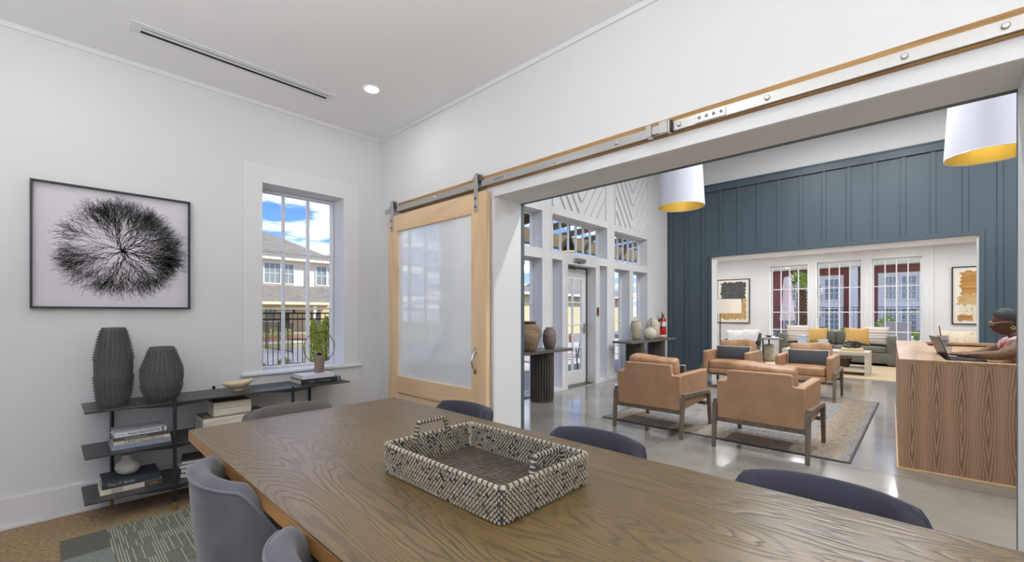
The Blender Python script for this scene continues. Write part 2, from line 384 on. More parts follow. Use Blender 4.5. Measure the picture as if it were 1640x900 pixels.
# carpet: tan broadloom border with grey-green tiles laid in
M['tan'] = mat('tan_loop_carpet', lin(122,98,68), .95, col2=lin(176,150,112), scale=85, stretch=(.55,1.5,1), detail=3, bump=.6, bscale=160, lo=.36, hi=.64)
def carpet(name, c1, c2, cl=None):
    m = mat(name, c1, .95, col2=c2, scale=110, stretch=(1,1,1), detail=4, bump=.5, bscale=200, lo=.4, hi=.6)
    if cl:
        n, l = m.node_tree.nodes, m.node_tree.links; b = n['Principled BSDF']; src = b.inputs['Base Color'].links[0].from_socket
        tc = n.new('ShaderNodeTexCoord'); mp = n.new('ShaderNodeMapping'); mp.inputs['Scale'].default_value = (80, 5, 1); l.new(tc.outputs['Object'], mp.inputs[0])
        wv = n.new('ShaderNodeTexWhiteNoise'); wv.noise_dimensions = '2D'
        vm = n.new('ShaderNodeVectorMath'); vm.operation = 'FLOOR'; l.new(mp.outputs[0], vm.inputs[0]); l.new(vm.outputs[0], wv.inputs['Vector'])
        gt = n.new('ShaderNodeMath'); gt.operation = 'GREATER_THAN'; gt.inputs[1].default_value = .45; l.new(wv.outputs['Value'], gt.inputs[0])
        fx = n.new('ShaderNodeSeparateXYZ'); l.new(mp.outputs[0], fx.inputs[0]); fr = n.new('ShaderNodeMath'); fr.operation = 'FRACT'; l.new(fx.outputs['X'], fr.inputs[0])
        lt = n.new('ShaderNodeMath'); lt.operation = 'LESS_THAN'; lt.inputs[1].default_value = .32; l.new(fr.outputs[0], lt.inputs[0])
        mu = n.new('ShaderNodeMath'); mu.operation = 'MULTIPLY'; l.new(gt.outputs[0], mu.inputs[0]); l.new(lt.outputs[0], mu.inputs[1])
        mx = n.new('ShaderNodeMix'); mx.data_type = 'RGBA'; l.new(mu.outputs[0], mx.inputs['Factor']); l.new(src, mx.inputs['A']); mx.inputs['B'].default_value = c4(cl)
        l.new(mx.outputs['Result'], b.inputs['Base Color'])
    return m
M['tileA'] = carpet('carpet_tile_plain', lin(82,86,74), lin(106,110,96))
M['tileB'] = carpet('carpet_tile_striped', lin(98,102,90), lin(122,126,112), lin(186,182,158))
M['tileC'] = carpet('carpet_tile_grey', lin(112,118,112), lin(140,146,138))
b = MB(); b.box(WX, SY, -.05, XB+.05, YA, 0); floor = st(b.build('floor', M['tan']), 'tan carpet floor under the dining table')
b = MB(); b.box(0, 0, 0, .4935, .4935, .004); ct = [b.build('carpet_tile', M[k], floor) for k in ('tileA', 'tileB', 'tileC')]
wid = [.20,.494,.494,.494]; hei = [.29]+[.494]*6
pat = [[0,1,1,0],[2,1,0,2],[2,2,1,1],[0,1,2,1],[1,0,2,2],[0,1,1,0],[2,1,0,1]]
used = set()
for j in range(7):
    for i in range(4):
        k = pat[j][i]; loc = (.037+sum(wid[:i]), 3.612-sum(hei[:j+1]), 0); sc_ = (wid[i]/.494, hei[j]/.494, 1)
        c_ = copy_piece(ct[k], loc) if k in used else ct[k]; c_.location = loc; c_.scale = sc_; used.add(k)
# ---- trims of the dining room
def trimbox(name, label, *bs, m=None, bevel=.003):
    b = MB()
    for q in bs: b.box(*q)
    return st(b.build(name, m or M['trim'], bevel=bevel), label)
trimbox('baseboard_left', 'tall white baseboard under the framed drawing', (WX, YA-.016, .0, XB, YA, .19), (WX, YA-.026, 0, XB, YA-.016, .022))
trimbox('baseboard_right', 'tall white baseboard behind the sliding door', (XB-.016, 2.46, 0, XB, YA-.016, .19))
trimbox('trim_1', 'thin white crown strip over the window wall', (WX, YA-.014, H-.035, XB, YA, H))
trimbox('trim_2', 'thin white crown strip over the door track wall', (XB-.014, SY, H-.035, XB, YA-.014, H))
trimbox('trim_3', 'flat white casing round the opening to the lounge', (XB-.014, 2.371, 0, XB, 2.46, 2.285), (XB-.014, -.275, 2.205, XB, 2.371, 2.285), (XB-.014, -.37, 0, XB, -.275, 2.285))
# casing, sill and apron of the dining window; sash with nine panes
trimbox('trim_4', 'flat white casing board around the dining room window', (1.087, YA-.007, .79, 1.232, YA, 2.575), (1.945, YA-.007, .79, 2.096, YA, 2.575), (1.232, YA-.007, 2.425, 1.945, YA, 2.575), (1.087, YA-.006, .66, 2.096, YA, .79), bevel=.001)
def window(name, label, axis, a, u0, u1, z0, z1, nu, nz, fw=.035, mw=.018, dep=.05, sill=None, m=None, gl=True):
    """sash in a wall: frame, muntins, panes are parts. axis 'y': plane y=a, u=x."""
    m = m or M['trim']; r = struct(name, label, (a, u0, z0) if axis == 'x' else (u0, a, z0))
    def B(b, ua, ub, za, zb, d0, d1):
        if axis == 'y': b.box(ua, a+d0, za, ub, a+d1, zb)
        else: b.box(a+d0, ua, za, a+d1, ub, zb)
    b = MB(); h = dep/2
    B(b, u0, u0+fw, z0, z1, -h, h); B(b, u1-fw, u1, z0, z1, -h, h); B(b, u0+fw, u1-fw, z0, z0+fw, -h, h); B(b, u0+fw, u1-fw, z1-fw, z1, -h, h)
    b.build('frame', m, r, bevel=.003)
    U = [u0+fw+(u1-u0-2*fw)*i/nu for i in range(nu+1)]; Z = nz if isinstance(nz, list) else [z0+fw+(z1-z0-2*fw)*i/nz for i in range(nz+1)]
    for u in U[1:-1]: b = MB(); B(b, u-mw/2, u+mw/2, Z[0], Z[-1], -.02, .02); b.build('muntin', m, r)
    for z in Z[1:-1]: b = MB(); B(b, U[0], U[-1], z-mw/2, z+mw/2, -.018, .018); b.build('muntin', m, r)
    if gl:
        for i in range(nu):
            for j in range(len(Z)-1): b = MB(); B(b, U[i], U[i+1], Z[j], Z[j+1], -.003, .003); b.build('pane', M['glass'], r)
    if sill: b = MB(); B(b, *sill); b.build('sill', m, r, bevel=.004)
    return r
window('window_1', 'white dining room window of nine panes', 'y', YA+.235, 1.235, 1.942, .818, 2.422, 3, 3, fw=.022, mw=.02,
       sill=(1.07, 2.12, .795, .818, -.27, .03))
for k, (y0, y1, z0, z1) in enumerate(west_holes): window('window_%d' % (2+k), 'added unseen white window in the wall behind the camera', 'x', WX-.16, y0+.003, y1-.003, z0+.003, z1-.003, 3, 3)

# ---- opening lined with trim on both faces; blue boards on the lounge side
b = MB(); b.box(XB2-.03, 2.371, 0, XB2+.012, YC, HL); b.box(XB2-.03, SY, 0, XB2+.012, -.275, HL); b.box(XB2-.03, -.275, 2.205, XB2+.012, 2.371, HL)
st(b.build('trim_5', M['blue']), 'slate blue boarding on the lounge side of the opening')
# ---- lounge shell
b = MB(); b.box(XB+.05, SY-.2, -.06, 10.15, YC+.26, -.006); b.box(10.15, SY-.2, -.06, XE, 5.18, -.006)
fl2 = st(b.build('floor_lounge', M['grout']), 'polished concrete floor of the lounge')
gx = [XB+.05, 4.70, 7.75, 10.9]; gy = [SY, -1.1, 1.95, YC+.0]
for i in range(3):
    for j in range(3):
        b = MB(); g = .003; b.box(gx[i]+g, gy[j]+g, -.006, gx[i+1]-g, gy[j+1]-g, 0); b.build('concrete_slab', M['floor'], fl2)
b = MB(); b.box(10.9, SY, -.006, XE, 5.02, 0); b.box(10.48, YC, -.006, 10.9, 5.02, 0); b.build('concrete_slab', M['floor'], fl2)
b = MB(); b.box(XB2-.32, SY-.2, HL, XD, YC+.27, HL+.1); st(b.build('ceiling_lounge', M['ceil']), 'high white ceiling of the lounge')
# entry wall with glazed openings
HC = [(3.20, 4.60, 0.02, 2.20), (3.20, 4.60, 2.36, 2.965), (4.72, 5.423, .02, 2.20), (4.72, 5.423, 2.36, 2.965), (5.683, 5.957, .05, 2.215), (6.12, 7.00, 0, 2.165), (7.135, 7.404, .05, 2.215), (5.683, 7.404, 2.36, 2.965),
      (7.686, 8.294, .10, 2.20), (8.456, 9.102, .10, 2.20), (7.686, 9.102, 2.345, 2.945)]
wall('wall_entry', 'y', YC, YC+.26, XB2-.03, XD+.35, -.05, HL, HC, M['wall'], 'white lounge wall with the entry door and tall windows')
yg = YC+.215
window('window_5', 'tall white lounge window left of the entry door beside the vases', 'y', yg, 4.72, 5.423, .02, 2.20, 2, 3, fw=.03)
window('window_6', 'white transom over the window left of the entry door', 'y', yg, 4.72, 5.423, 2.36, 2.965, 2, 1, fw=.03)
window('window_7', 'narrow white sidelight left of the entry door', 'y', yg, 5.683, 5.957, .05, 2.215, 1, 3, fw=.03)
window('window_8', 'narrow white sidelight right of the entry door', 'y', yg, 7.135, 7.404, .05, 2.215, 1, 3, fw=.03)
window('window_9', 'wide white transom of seven lights above the entry door', 'y', yg, 5.683, 7.404, 2.36, 2.965, 7, 1, fw=.035, mw=.022)
window('window_10', 'tall white lounge window right of the entry door', 'y', yg, 7.686, 8.294, .10, 2.20, 2, 4, fw=.03)
window('window_11', 'tall white lounge window nearest the blue wall', 'y', yg, 8.456, 9.102, .10, 2.20, 2, 4, fw=.03)
window('window_12', 'white transom of six lights nearest the blue wall', 'y', yg, 7.686, 9.102, 2.345, 2.945, 6, 1, fw=.035, mw=.02)
window('window_13', 'white lounge window hidden behind the opening jamb', 'y', yg, 3.20, 4.60, .02, 2.20, 3, 3, fw=.03)
window('window_14', 'white transom hidden behind the opening jamb', 'y', yg, 3.20, 4.60, 2.36, 2.965, 3, 1, fw=.03)
# flush casings in front of each glazed opening
b = MB()
for (x0, x1, z0, z1) in HC:
    for q in ((x0-.03, z0, x0, z1+.03), (x1, z0, x1+.03, z1+.03), (x0, z1, x1, z1+.03)): b.box(q[0], YC-.008, q[1], q[2], YC, q[3])
st(b.build('trim_6', M['trim'], bevel=.002), 'thin white beads around the lounge openings')
trimbox('baseboard_entry', 'low white base along the entry wall', (9.135, YC-.014, 0, XD, YC, .14), (4.6, YC-.014, 0, 4.69, YC, .14), (5.455, YC-.014, 0, 5.65, YC, .05), (7.434, YC-.014, 0, 7.656, YC, .06))
# entry door
d = struct('door_1', 'white glazed entry door with eight panes and lever handle', (6.15, yg, .012))
b = MB(); x0, x1, z0, z1 = 6.15, 6.97, .015, 2.135
b.box(x0, yg-.022, z0, x0+.135, yg+.022, z1); b.box(x1-.135, yg-.022, z0, x1, yg+.022, z1); b.box(x0+.135, yg-.022, z0, x1-.135, yg+.022, .26); b.box(x0+.135, yg-.022, 1.93, x1-.135, yg+.022, z1)
b.build('leaf', M['white'], d, bevel=.003)
for x in (6.56,): b = MB(); b.box(x-.012, yg-.02, .26, x+.012, yg+.02, 1.93); b.build('muntin', M['white'], d)
for k in (1, 2, 3): z = .26+1.67*k/4; b = MB(); b.box(x0+.135, yg-.018, z-.012, x1-.135, yg+.018, z+.012); b.build('muntin', M['white'], d)
for i in range(2):
    for j in range(4): b = MB(); b.box(x0+.135+.275*i, yg-.003, .26+.4175*j, x0+.41+.275*i, yg+.003, .26+.4175*(j+1)); b.build('pane', M['glass'], d)
b = MB(); b.box(6.88, yg-.032, .93, 6.935, yg-.022, 1.12); b.bar((6.91, yg-.06, 1.03), (6.79, yg-.06, 1.03), .02, .02); b.bar((6.91, yg-.06, 1.03), (6.91, yg-.02, 1.03), .02, .02); b.build('door_lever', M['steel'], d)
b = MB(); b.box(6.30, YC-.05, 2.215, 6.62, YC, 2.28); b.build('door_closer', M['steel'], d, bevel=.008)
b = MB(); b.bar((6.45, YC-.03, 2.20), (6.32, yg-.05, 2.125), .03, .012); b.bar((6.32, yg-.05, 2.125), (6.62, yg-.03, 2.12), .03, .012); b.build('closer_arm', M['steeldark'], d)
b = MB(); b.box(6.12, YC+.02, 0, 7.0, YC+.26, .014); b.build('threshold', M['steeldark'], d)
b = MB(); b.box(6.972, yg-.03, .015, 6.998, yg+.03, 2.16); b.box(6.122, yg-.03, .015, 6.148, yg+.03, 2.16); b.box(6.122, yg-.03, 2.137, 6.998, yg+.03, 2.163); b.build('door_frame', M['steeldark'], d)
t = thing('card_reader', 'small brown card reader on the post right of the entry door', 'card reader', (7.06, YC, 1.28))
b = MB(); b.box(7.035, YC-.022, 1.27, 7.095, YC, 1.42); b.build('housing', mat('reader_brown', lin(120,84,70), .5), t, bevel=.006)
b = MB(); b.box(7.05, YC-.026, 1.33, 7.08, YC-.022, 1.37); b.build('reader_pad', M['black'], t)
# chevron battens in sunk panels high on the entry wall
def clipseg(p, q, x0, x1, z0, z1):
    (xa, za), (xb, zb) = p, q; t0, t1 = 0, 1; dx, dz = xb-xa, zb-za
    for P, Q in ((-dx, xa-x0), (dx, x1-xa), (-dz, za-z0), (dz, z1-za)):
        if abs(P) < 1e-9:
            if Q < 0: return None
        else:
            r = Q/P
            if P < 0: t0 = max(t0, r)
            else: t1 = min(t1, r)
    return None if t0 >= t1-1e-3 else ((xa+t0*dx, za+t0*dz), (xa+t1*dx, za+t1*dz))
wall_entry = bpy.data.objects['wall_entry']
for (x0, x1, z0, z1) in ((5.70, 7.36, 3.10, 4.45), (7.70, 9.12, 3.08, 4.45)):
    for xe in (x0, x1): b = MB(); b.box(xe-.018, YC-.022, z0, xe+.018, YC, z1); b.build('panel_batten', M['wall'], wall_entry, bevel=.003)
    xm = (x0+x1)/2
    for k in range(14):
        zc = z0-.65+k*.285
        for sg in (-1, 1):
            L = (x1-x0)/2-.03
            c = clipseg((xm+sg*.02, zc), (xm+sg*L, zc+L*1.35), x0+.02, x1-.02, z0, z1)
            if c: b = MB(); b.bar((c[0][0], YC-.0075, c[0][1]), (c[1][0], YC-.0075, c[1][1]), .015, .045, up=(0,1,0)) ; b.build('chevron_batten', M['wall'], wall_entry)
# blue board and batten wall
DO = (-.658, 3.426, -.1, 2.56)
wall_blue = wall('wall_far', 'x', XD, XD2, SY-.2, YC+.02, -.05, HL, [DO], M['blue'], 'slate blue board and batten wall with the opening to the sitting room', m2=M['wall'])
b = MB(); b.box(XD-.003, SY, 4.17, XD, YC, HL); b.build('upper_panel', M['wall'], wall_blue)
b = MB(); b.box(XD-.045, SY, 4.02, XD-.003, YC, 4.15); b.box(XD-.06, SY, 4.15, XD-.003, YC, 4.18); b.build('top_rail', M['blue'], wall_blue, bevel=.003)
b = MB(); b.box(XD-.022, SY, 0, XD, DO[0]-.06, .2); b.box(XD-.022, DO[1]+.06, 0, XD, YC, .2); b.build('base_board', M['blue'], wall_blue, bevel=.003)
b = MB(); b.box(XD-.024, DO[0]-.06, 0, XD, DO[0], 2.63); b.box(XD-.024, DO[1], 0, XD, DO[1]+.06, 2.63); b.box(XD-.024, DO[0], 2.56, XD, DO[1], 2.63); b.build('opening_casing', M['blue'], wall_blue, bevel=.003)
y = 4.33; bat = None
while y > SY:
    zb = .2 if (y > 3.5 or y < -.75) else 2.63
    b = MB(); b.box(XD-.022, y, zb, XD, y+.062, 4.02); b.build('batten', M['blue'], wall_blue, bevel=.003); y -= .3745
b = MB(); lw = .006
b.box(XD-.0, DO[0], 0, XD2+.0, DO[0]+lw, 2.56); b.box(XD, DO[1]-lw, 0, XD2, DO[1], 2.56); b.box(XD, DO[0]+lw, 2.56-lw, XD2, DO[1]-lw, 2.56)
st(b.build('trim_7', M['trim']), 'white lining of the opening in the blue wall')
wall('wall_lounge_south', 'y', SY-.2, SY, XB2-.03, XE+.2, -.05, HL, [], M['wall'], 'white wall on the far right side of the lounge')
# ---- sitting room shell
HS = 2.98
HE = [(2.384, 3.347, .55, 2.715), (1.181, 2.177, .55, 2.745), (.001, .974, .55, 2.745), (-2.5, -1.5, .55, 2.74), (4.95, 5.9, .55, 2.72)]
HE = [h for h in HE[:3]]
wall('wall_sitting_east', 'x', XE, XE+.22, SY-.2, 5.18, -.05, HS+.1, HE, M['wall'], 'white sitting room wall with three large windows')
wall('wall_sitting_north', 'y', 5.02, 5.18, XD2-.35, XE, -.05, HS+.1, [], M['wall'], 'white side wall of the sitting room')
wall('wall_sitting_west', 'x', XD, XD2-.02, YC+.26, 5.02, -.05, HS+.1, [], M['wall'], 'white return wall of the sitting room')
b = MB(); b.box(XD2-.02, SY-.2, HS, XE+.22, 5.18, HS+.1); b.box(XD, YC+.26, HS, XD2-.02, 5.18, HS+.1); st(b.build('ceiling_sitting', M['ceil']), 'white ceiling of the sitting room')
for k, (y0, y1, z0, z1) in enumerate(HE):
    window('window_%d' % (15+k), ['white sitting room window behind the closed parasol, left of three', 'middle white sitting room window above the yellow pillow', 'white sitting room window nearest the reception desk'][k],
           'x', XE+.16, y0+.003, y1-.003, z0+.003, z1-.003, 4, [z0+.035, .82, 1.34, 2.02, z1-.038], fw=.035, mw=.024, sill=(y0+.0, y1-.0, z0-.02, z0+.003, -.18, -.02))
b = MB()
for (y0, y1, z0, z1) in HE:
    b.box(XE-.014, y0-.03, z0-.05, XE, y0, z1+.03); b.box(XE-.014, y1, z0-.05, XE, y1+.03, z1+.03); b.box(XE-.014, y0, z1, XE, y1, z1+.03)
b.box(XE-.02, -.20, 0, XE, -.15, HS); b.box(XE-.018, SY, 0, XE, 5.02, .16)
st(b.build('trim_8', M['trim'], bevel=.003), 'white window beads, strip and base of the sitting room wall')

# ================================================================ LAMPS (fixtures with their own light)
def area(name, loc, size, power, col, parent, rot=None, shape='DISK', spread=PI):
    L = bpy.data.lights.new(name, 'AREA'); L.shape = shape; L.size = size; L.energy = power; L.color = col; L.spread = spread
    o = bpy.data.objects.new(name, L); COL.objects.link(o); o.parent = parent; o.location = loc
    if rot: o.rotation_euler = rot
    return o
WARM, NEUT = (1.0, .93, .84), (.95, .975, 1.0)
M['lens'] = mat('lamp_lens', (1,1,1), .4, emit=(1,.97,.92), es=6)
def downlight(x, y, z, power, label, proto={}, size=.13):
    t = thing('recessed_light', label, 'ceiling light', (x, y, z), group='recessed ceiling lights')
    b = MB(); b.lathe([(.052, -.002), (.072, -.008), (.078, -.004), (.078, 0)], c=(x, y, z), k=28, cap=False); b.build('trim_ring', M['white'], t, smooth=True)
    b = MB(); b.lathe([(0.0005, -.003), (.054, -.003), (.054, 0.0)], c=(x, y, z), k=24); b.build('lens', M['lens'], t)
    area('lamp', (0,0,-.012), size, power, NEUT, t)
downlight(1.755, 3.19, H, LAMP_CAN, 'small round recessed light glowing in the dining ceiling')
for (x, y) in ((.0, 3.15), (.0, 1.15), (1.1, 1.2), (0.0, -.9), (1.1, -.9), (0, -2.7), (1.1, -2.7)):  # further unseen cans, added to light the room
    downlight(x, y, H, LAMP_CAN, 'added unseen recessed light in the dining ceiling above the frame')
# unseen up-light bowls added behind the camera to brighten ceiling and walls
M['opal'] = mat('opal_glass', (1,1,1), .3, emit=(1,.95,.88), es=3)
for k, (lx_, y) in enumerate(((-.95, 1.0), (-.75, -.6), (-.6, -2.0))):
    zb = 1.42
    t = thing('added_bowl_pendant', 'added unseen white up-light bowl pendant behind the camera in the dining room', 'pendant lamp', (lx_, y, H), group='added up-light bowl pendants')
    b = MB(); b.lathe([(.001,0),(.06,.004),(.12,.03),(.16,.09),(.152,.09),(.115,.036),(.06,.012),(.001,.010)], c=(lx_, y, zb), k=32, cap=False); b.build('bowl', M['white'], t, smooth='all')
    b = MB(); b.tube([(lx_, y, H), (lx_, y, zb+.01)], .005); b.lathe([(.06, 0), (.06, -.02)], c=(lx_, y, H)); b.build('rod', M['black'], t)
    area('lamp', (0, 0, zb+.092-H), .28, LAMP_ADDED_BOWL, NEUT, t, rot=(PI, 0, 0))
# unseen sconces added on the wall behind the camera to wash the ceiling
for y in (-1.9, 1.7):
    t = thing('added_wall_sconce', 'added unseen white up-light sconce on the wall behind the camera', 'wall lamp', (WX, y, 2.62), group='added up-light sconces')
    b = MB(); b.lathe([(.001,0),(.07,0),(.10,.14),(.094,.14),(.066,.006),(.001,.006)], c=(WX+.11, y, 2.62), k=24, cap=False); b.build('bowl', M['white'], t, smooth=True)
    b = MB(); b.box(WX, y-.04, 2.62, WX+.06, y+.04, 2.72); b.build('wall_plate', M['white'], t)
    area('lamp', (.11, 0, .135), .17, LAMP_ADDED_SCONCE, NEUT, t, rot=(PI, 0, 0))
# lounge: drum pendants (two in view) and added high downlights
M['shade'] = mat('white_shade_fabric', lin(214,214,226), .8, bump=.05, bscale=500)
def drum_pendant(x, y, label, first=[None]):
    z = 2.90
    t = thing('drum_pendant', label, 'pendant lamp', (x, y, HL), group='white and gold drum pendants')
    b = MB(); b.lathe([(.33, 0), (.285, .80)], c=(x, y, z), k=64, cap=False); b.build('shade', M['shade'], t, smooth='all')
    b = MB(); b.lathe([(.281, .80), (.326, 0.0)], c=(x, y, z), k=64, cap=False); b.build('lining', M['gold'], t, smooth='all')
    b = MB(); b.tube([(x+.328*math.cos(a*PI/24), y+.328*math.sin(a*PI/24), z) for a in range(48)], .005, 6, closed=True); b.build('rim', M['white'], t, smooth=True)
    b = MB()
    for a in range(3): b.tube([(x, y, z+.74), (x+.283*math.cos(a*2.0944), y+.283*math.sin(a*2.0944), z+.74)], .005, 6)
    b.tube([(x, y, z+.55), (x, y, HL)], .008, 8); b.lathe([(.07, -.03), (.07, 0)], c=(x, y, HL)); b.build('rod', M['brass'], t)
    b = MB(); b.lathe([(.045*math.sin(PI*i/10)+.0004, .06*math.cos(PI*i/10)) for i in range(11)], c=(x, y, z+.50), k=16, cap=False); b.build('bulb', M['opal'], t, smooth='all')
    L = bpy.data.lights.new('lamp', 'POINT'); L.energy = LAMP_SHADE; L.color = WARM; L.shadow_soft_size = .065
    o = bpy.data.objects.new('lamp', L); COL.objects.link(o); o.parent = t; o.location = (0, 0, z+.50-HL)
    return t
drum_pendant(6.45, 2.62, 'white drum pendant with gold lining by the chevron wall panel')
drum_pendant(6.45, -.49, 'white drum pendant with gold lining cut by the right jamb')
for (x, y) in ((3.9, 1.7), (3.9, .2), (3.9, -2.0), (6.4, .8), (8.0, 1.7), (8.0, .2), (8.0, -2.0), (6.2, -2.2)):  # unseen cans added to brighten the lounge
    downlight(x, y, HL, LAMP_LOUNGE, 'added unseen recessed light in the high lounge ceiling', size=.16)
for (x, y) in ((11.6, 3.6), (11.6, 1.4), (11.6, -.8), (13.4, 4.6), (13.6, 2.4), (13.6, .4), (13.6, -1.6)):  # unseen cans added to brighten the sitting room
    downlight(x, y, HS, LAMP_SITTING, 'added unseen recessed light in the sitting room ceiling')

# ================================================================ DINING ROOM THINGS
# ---- dining table
TX0, TX1, TY0, TY1, TZ = .452, 1.565, -1.05, 2.55, .76
t = thing('dining_table', 'long brown oak dining table with a cerused grain top', 'table', (1.0, .75, 0))
b = MB(); b.box(TX0, TY0, TZ-.004, TX1, TY1, TZ); b.build('tabletop', M['oak'], t)
b = MB(); b.box(TX0, TY0, TZ-.052, TX1, TY1, TZ-.004); b.build('edge_band', M['oakedge'], t, bevel=.003)
b = MB(); b.box(TX0+.18, TY0+.25, TZ-.13, TX1-.18, TY1-.25, TZ-.052); b.build('apron', M['oakedge'], t, bevel=.003)
for x in (.75, 1.27):
    for y in (TY0+.42, TY1-.42): b = MB(); b.box(x-.05, y-.05, 0, x+.05, y+.05, TZ-.13); b.build('leg', M['oakedge'], t, bevel=.004)

# ---- upholstered dining chairs
def dining_chair():
    t = thing('dining_chair', 'x', 'chair')
    Z0 = .40
    def prof(a):                                   # a in [-1,1] across the wrap
        A = a*math.radians(102); s = abs(a)
        top = .797 - .03*s*s - (0 if s < .50 else .17*min(1, (s-.50)/.32)**1.3) 
        rx, ry = .272, .235
        x = rx*math.copysign(abs(math.sin(A))**.86, A); y = -ry*math.copysign(abs(math.cos(A))**.86, math.cos(A))
        return x, y, top
    N = 41; vs = []; fs = []; th = .062
    rings = []
    for i in range(N):
        a = -1+2*i/(N-1); x, y, top = prof(a)
        A = a*math.radians(102); nx, ny = math.sin(A), -math.cos(A)
        R = []
        Hh = top-Z0
        for (f, o) in ((0, -.035), (.3, -.018), (.62, -.006), (.86, 0), (.955, .002)):   # outside going up
            R.append((x+nx*o, y+ny*o, Z0+Hh*f))
        for (f, o) in ((.985, -.012), (1.0, -.030), (.99, -.048), (.95, -.060), (.8, -th-.006), (.5, -th-.016), (.15, -th-.03)):
            R.append((x+nx*o, y+ny*o, Z0+Hh*f))
        rings.append(R)
    K = len(rings[0])
    for R in rings: vs += R
    for i in range(N-1):
        for j in range(K-1): fs.append((i*K+j, (i+1)*K+j, (i+1)*K+j+1, i*K+j+1))
    fs.append(tuple(range(K))); fs.append(tuple(range((N-1)*K, N*K))[::-1])
    b = MB(); b.add(vs, fs); bk = b.build('backrest', M['velvet'], t, smooth=True, angle=60, world=False)
    b = MB(); b.tube([rings[i][4] for i in range(N)], .0055, 6); b.build('piping', M['velvet2'], bk, smooth='all', world=False)
    for R in (rings[0], rings[-1]):
        b = MB(); b.tube([(p[0], p[1]+.004, p[2]) for p in R[:9]], .005, 6); b.build('edge_piping', M['velvet2'], bk, smooth='all', world=False)
    b = MB(); b.rbox(.200, .195, .05, .045, (0, .045, .435), n=8, crown=.018); b.build('seat', M['velvet'], t, smooth='all', world=False)
    for sx in (-1, 1):
        for sy in (-1, 1):
            b = MB(); b.tube([(sx*.16, sy*.15+.01, .39), (sx*.215, sy*.2+.01, 0)], [.016, .010], 10); b.build('leg', M['black'], t, smooth=True, world=False)
    return t
CH = 'velvet chairs around the dining table'
ch = dining_chair(); ch['group'] = CH
ch.location = (.55, 1.73, 0); ch.rotation_euler = (0, 0, -PI/2)
ch['label'] = 'grey velvet dining chair on the window side of the table, its whole piped back showing'
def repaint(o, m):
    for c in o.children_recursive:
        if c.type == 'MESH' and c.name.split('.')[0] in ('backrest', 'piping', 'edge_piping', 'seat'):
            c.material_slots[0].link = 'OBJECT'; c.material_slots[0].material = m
dup(ch, (.55, .95, 0), -PI/2, 'grey velvet dining chair cut by the bottom edge, below the one showing its whole back')
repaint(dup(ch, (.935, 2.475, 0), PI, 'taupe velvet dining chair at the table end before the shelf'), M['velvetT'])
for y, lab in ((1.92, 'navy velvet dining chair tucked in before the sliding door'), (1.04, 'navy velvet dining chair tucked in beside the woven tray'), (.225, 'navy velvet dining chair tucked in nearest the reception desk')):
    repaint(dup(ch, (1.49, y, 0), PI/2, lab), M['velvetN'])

# ---- woven tray
M['weaveL'] = mat('bleached_rattan', lin(196,188,168), .6, col2=lin(160,150,126), scale=40)
M['weaveD'] = mat('dark_rattan', lin(44,44,54), .55, col2=lin(70,66,62), scale=30)
M['weaveB'] = mat('brown_rattan', lin(72,62,50), .6, col2=lin(96,84,66), scale=40)
tx0, tx1, ty0, ty1 = .806, 1.212, .797, 1.383
t = thing('woven_tray', 'black and cream woven rattan tray with two handles on the table', 'tray', (1.009, 1.09, TZ))
rows = 12; hz = .094; rh = hz/rows
def perim(x0, y0, x1, y1, r):
    """points and outward normals round a rounded rectangle at fixed pitch"""
    out = []; pitch = .0070
    segs = [((x0+r, y0), (x1-r, y0), (0,-1)), ((x1, y0+r), (x1, y1-r), (1,0)), ((x1-r, y1), (x0+r, y1), (0,1)), ((x0, y1-r), (x0, y0+r), (-1,0))]
    cen = [(x1-r, y0+r, -PI/2), (x1-r, y1-r, 0), (x0+r, y1-r, PI/2), (x0+r, y0+r, PI)]
    for (p, q, nn), (cx, cy, a0) in zip(segs, cen):
        L = math.dist(p, q); k = max(1, round(L/pitch))
        for i in range(k): f = (i+.5)/k; out.append((p[0]+(q[0]-p[0])*f, p[1]+(q[1]-p[1])*f, nn[0], nn[1]))
        k = max(1, round(r*PI/2/pitch))
        for i in range(k): a = a0+(i+.5)/k*PI/2; out.append((cx+r*math.cos(a), cy+r*math.sin(a), math.cos(a), math.sin(a)))
    return out
b = MB(); rnd = random.Random(3)
for r in range(rows):
    z = TZ+.003+rh*(r+.5); fl = .004*r/rows
    P = perim(tx0-fl, ty0-fl, tx1+fl, ty1+fl, .022)
    for i, (x, y, nx, ny) in enumerate(P):
        light = (i+r) % 2 == 0
        if rnd.random() < .07: light = False
        b.mi = 0 if light else (1 if rnd.random() < .8 else 2)
        q = .0022 if light else -.0012
        hw = .0029 if light else .0040; zt = rh*.42 if light else rh*.5
        tx, ty = -ny, nx; sk = .0010*(1 if r % 2 else -1)
        vs = []
        for dn in (q, -.0135-q):
            for (du, dz) in ((-hw, -zt), (hw, -zt), (hw, zt), (-hw, zt)):
                du2 = du*(.75 if light else 1)+sk*(dz/zt)
                vs.append((x+nx*dn+tx*du2, y+ny*dn+ty*du2, z+dz))
        b.add(vs, [(0,1,2,3), (7,6,5,4), (0,4,5,1), (3,2,6,7), (1,5,6,2), (0,3,7,4)])
b.build('woven_wall', [M['weaveL'], M['weaveD'], M['weaveB']], t, kind='stuff')
b = MB()                                     # floor: strips with a diamond change of direction
nx_, ny_ = 40, 62
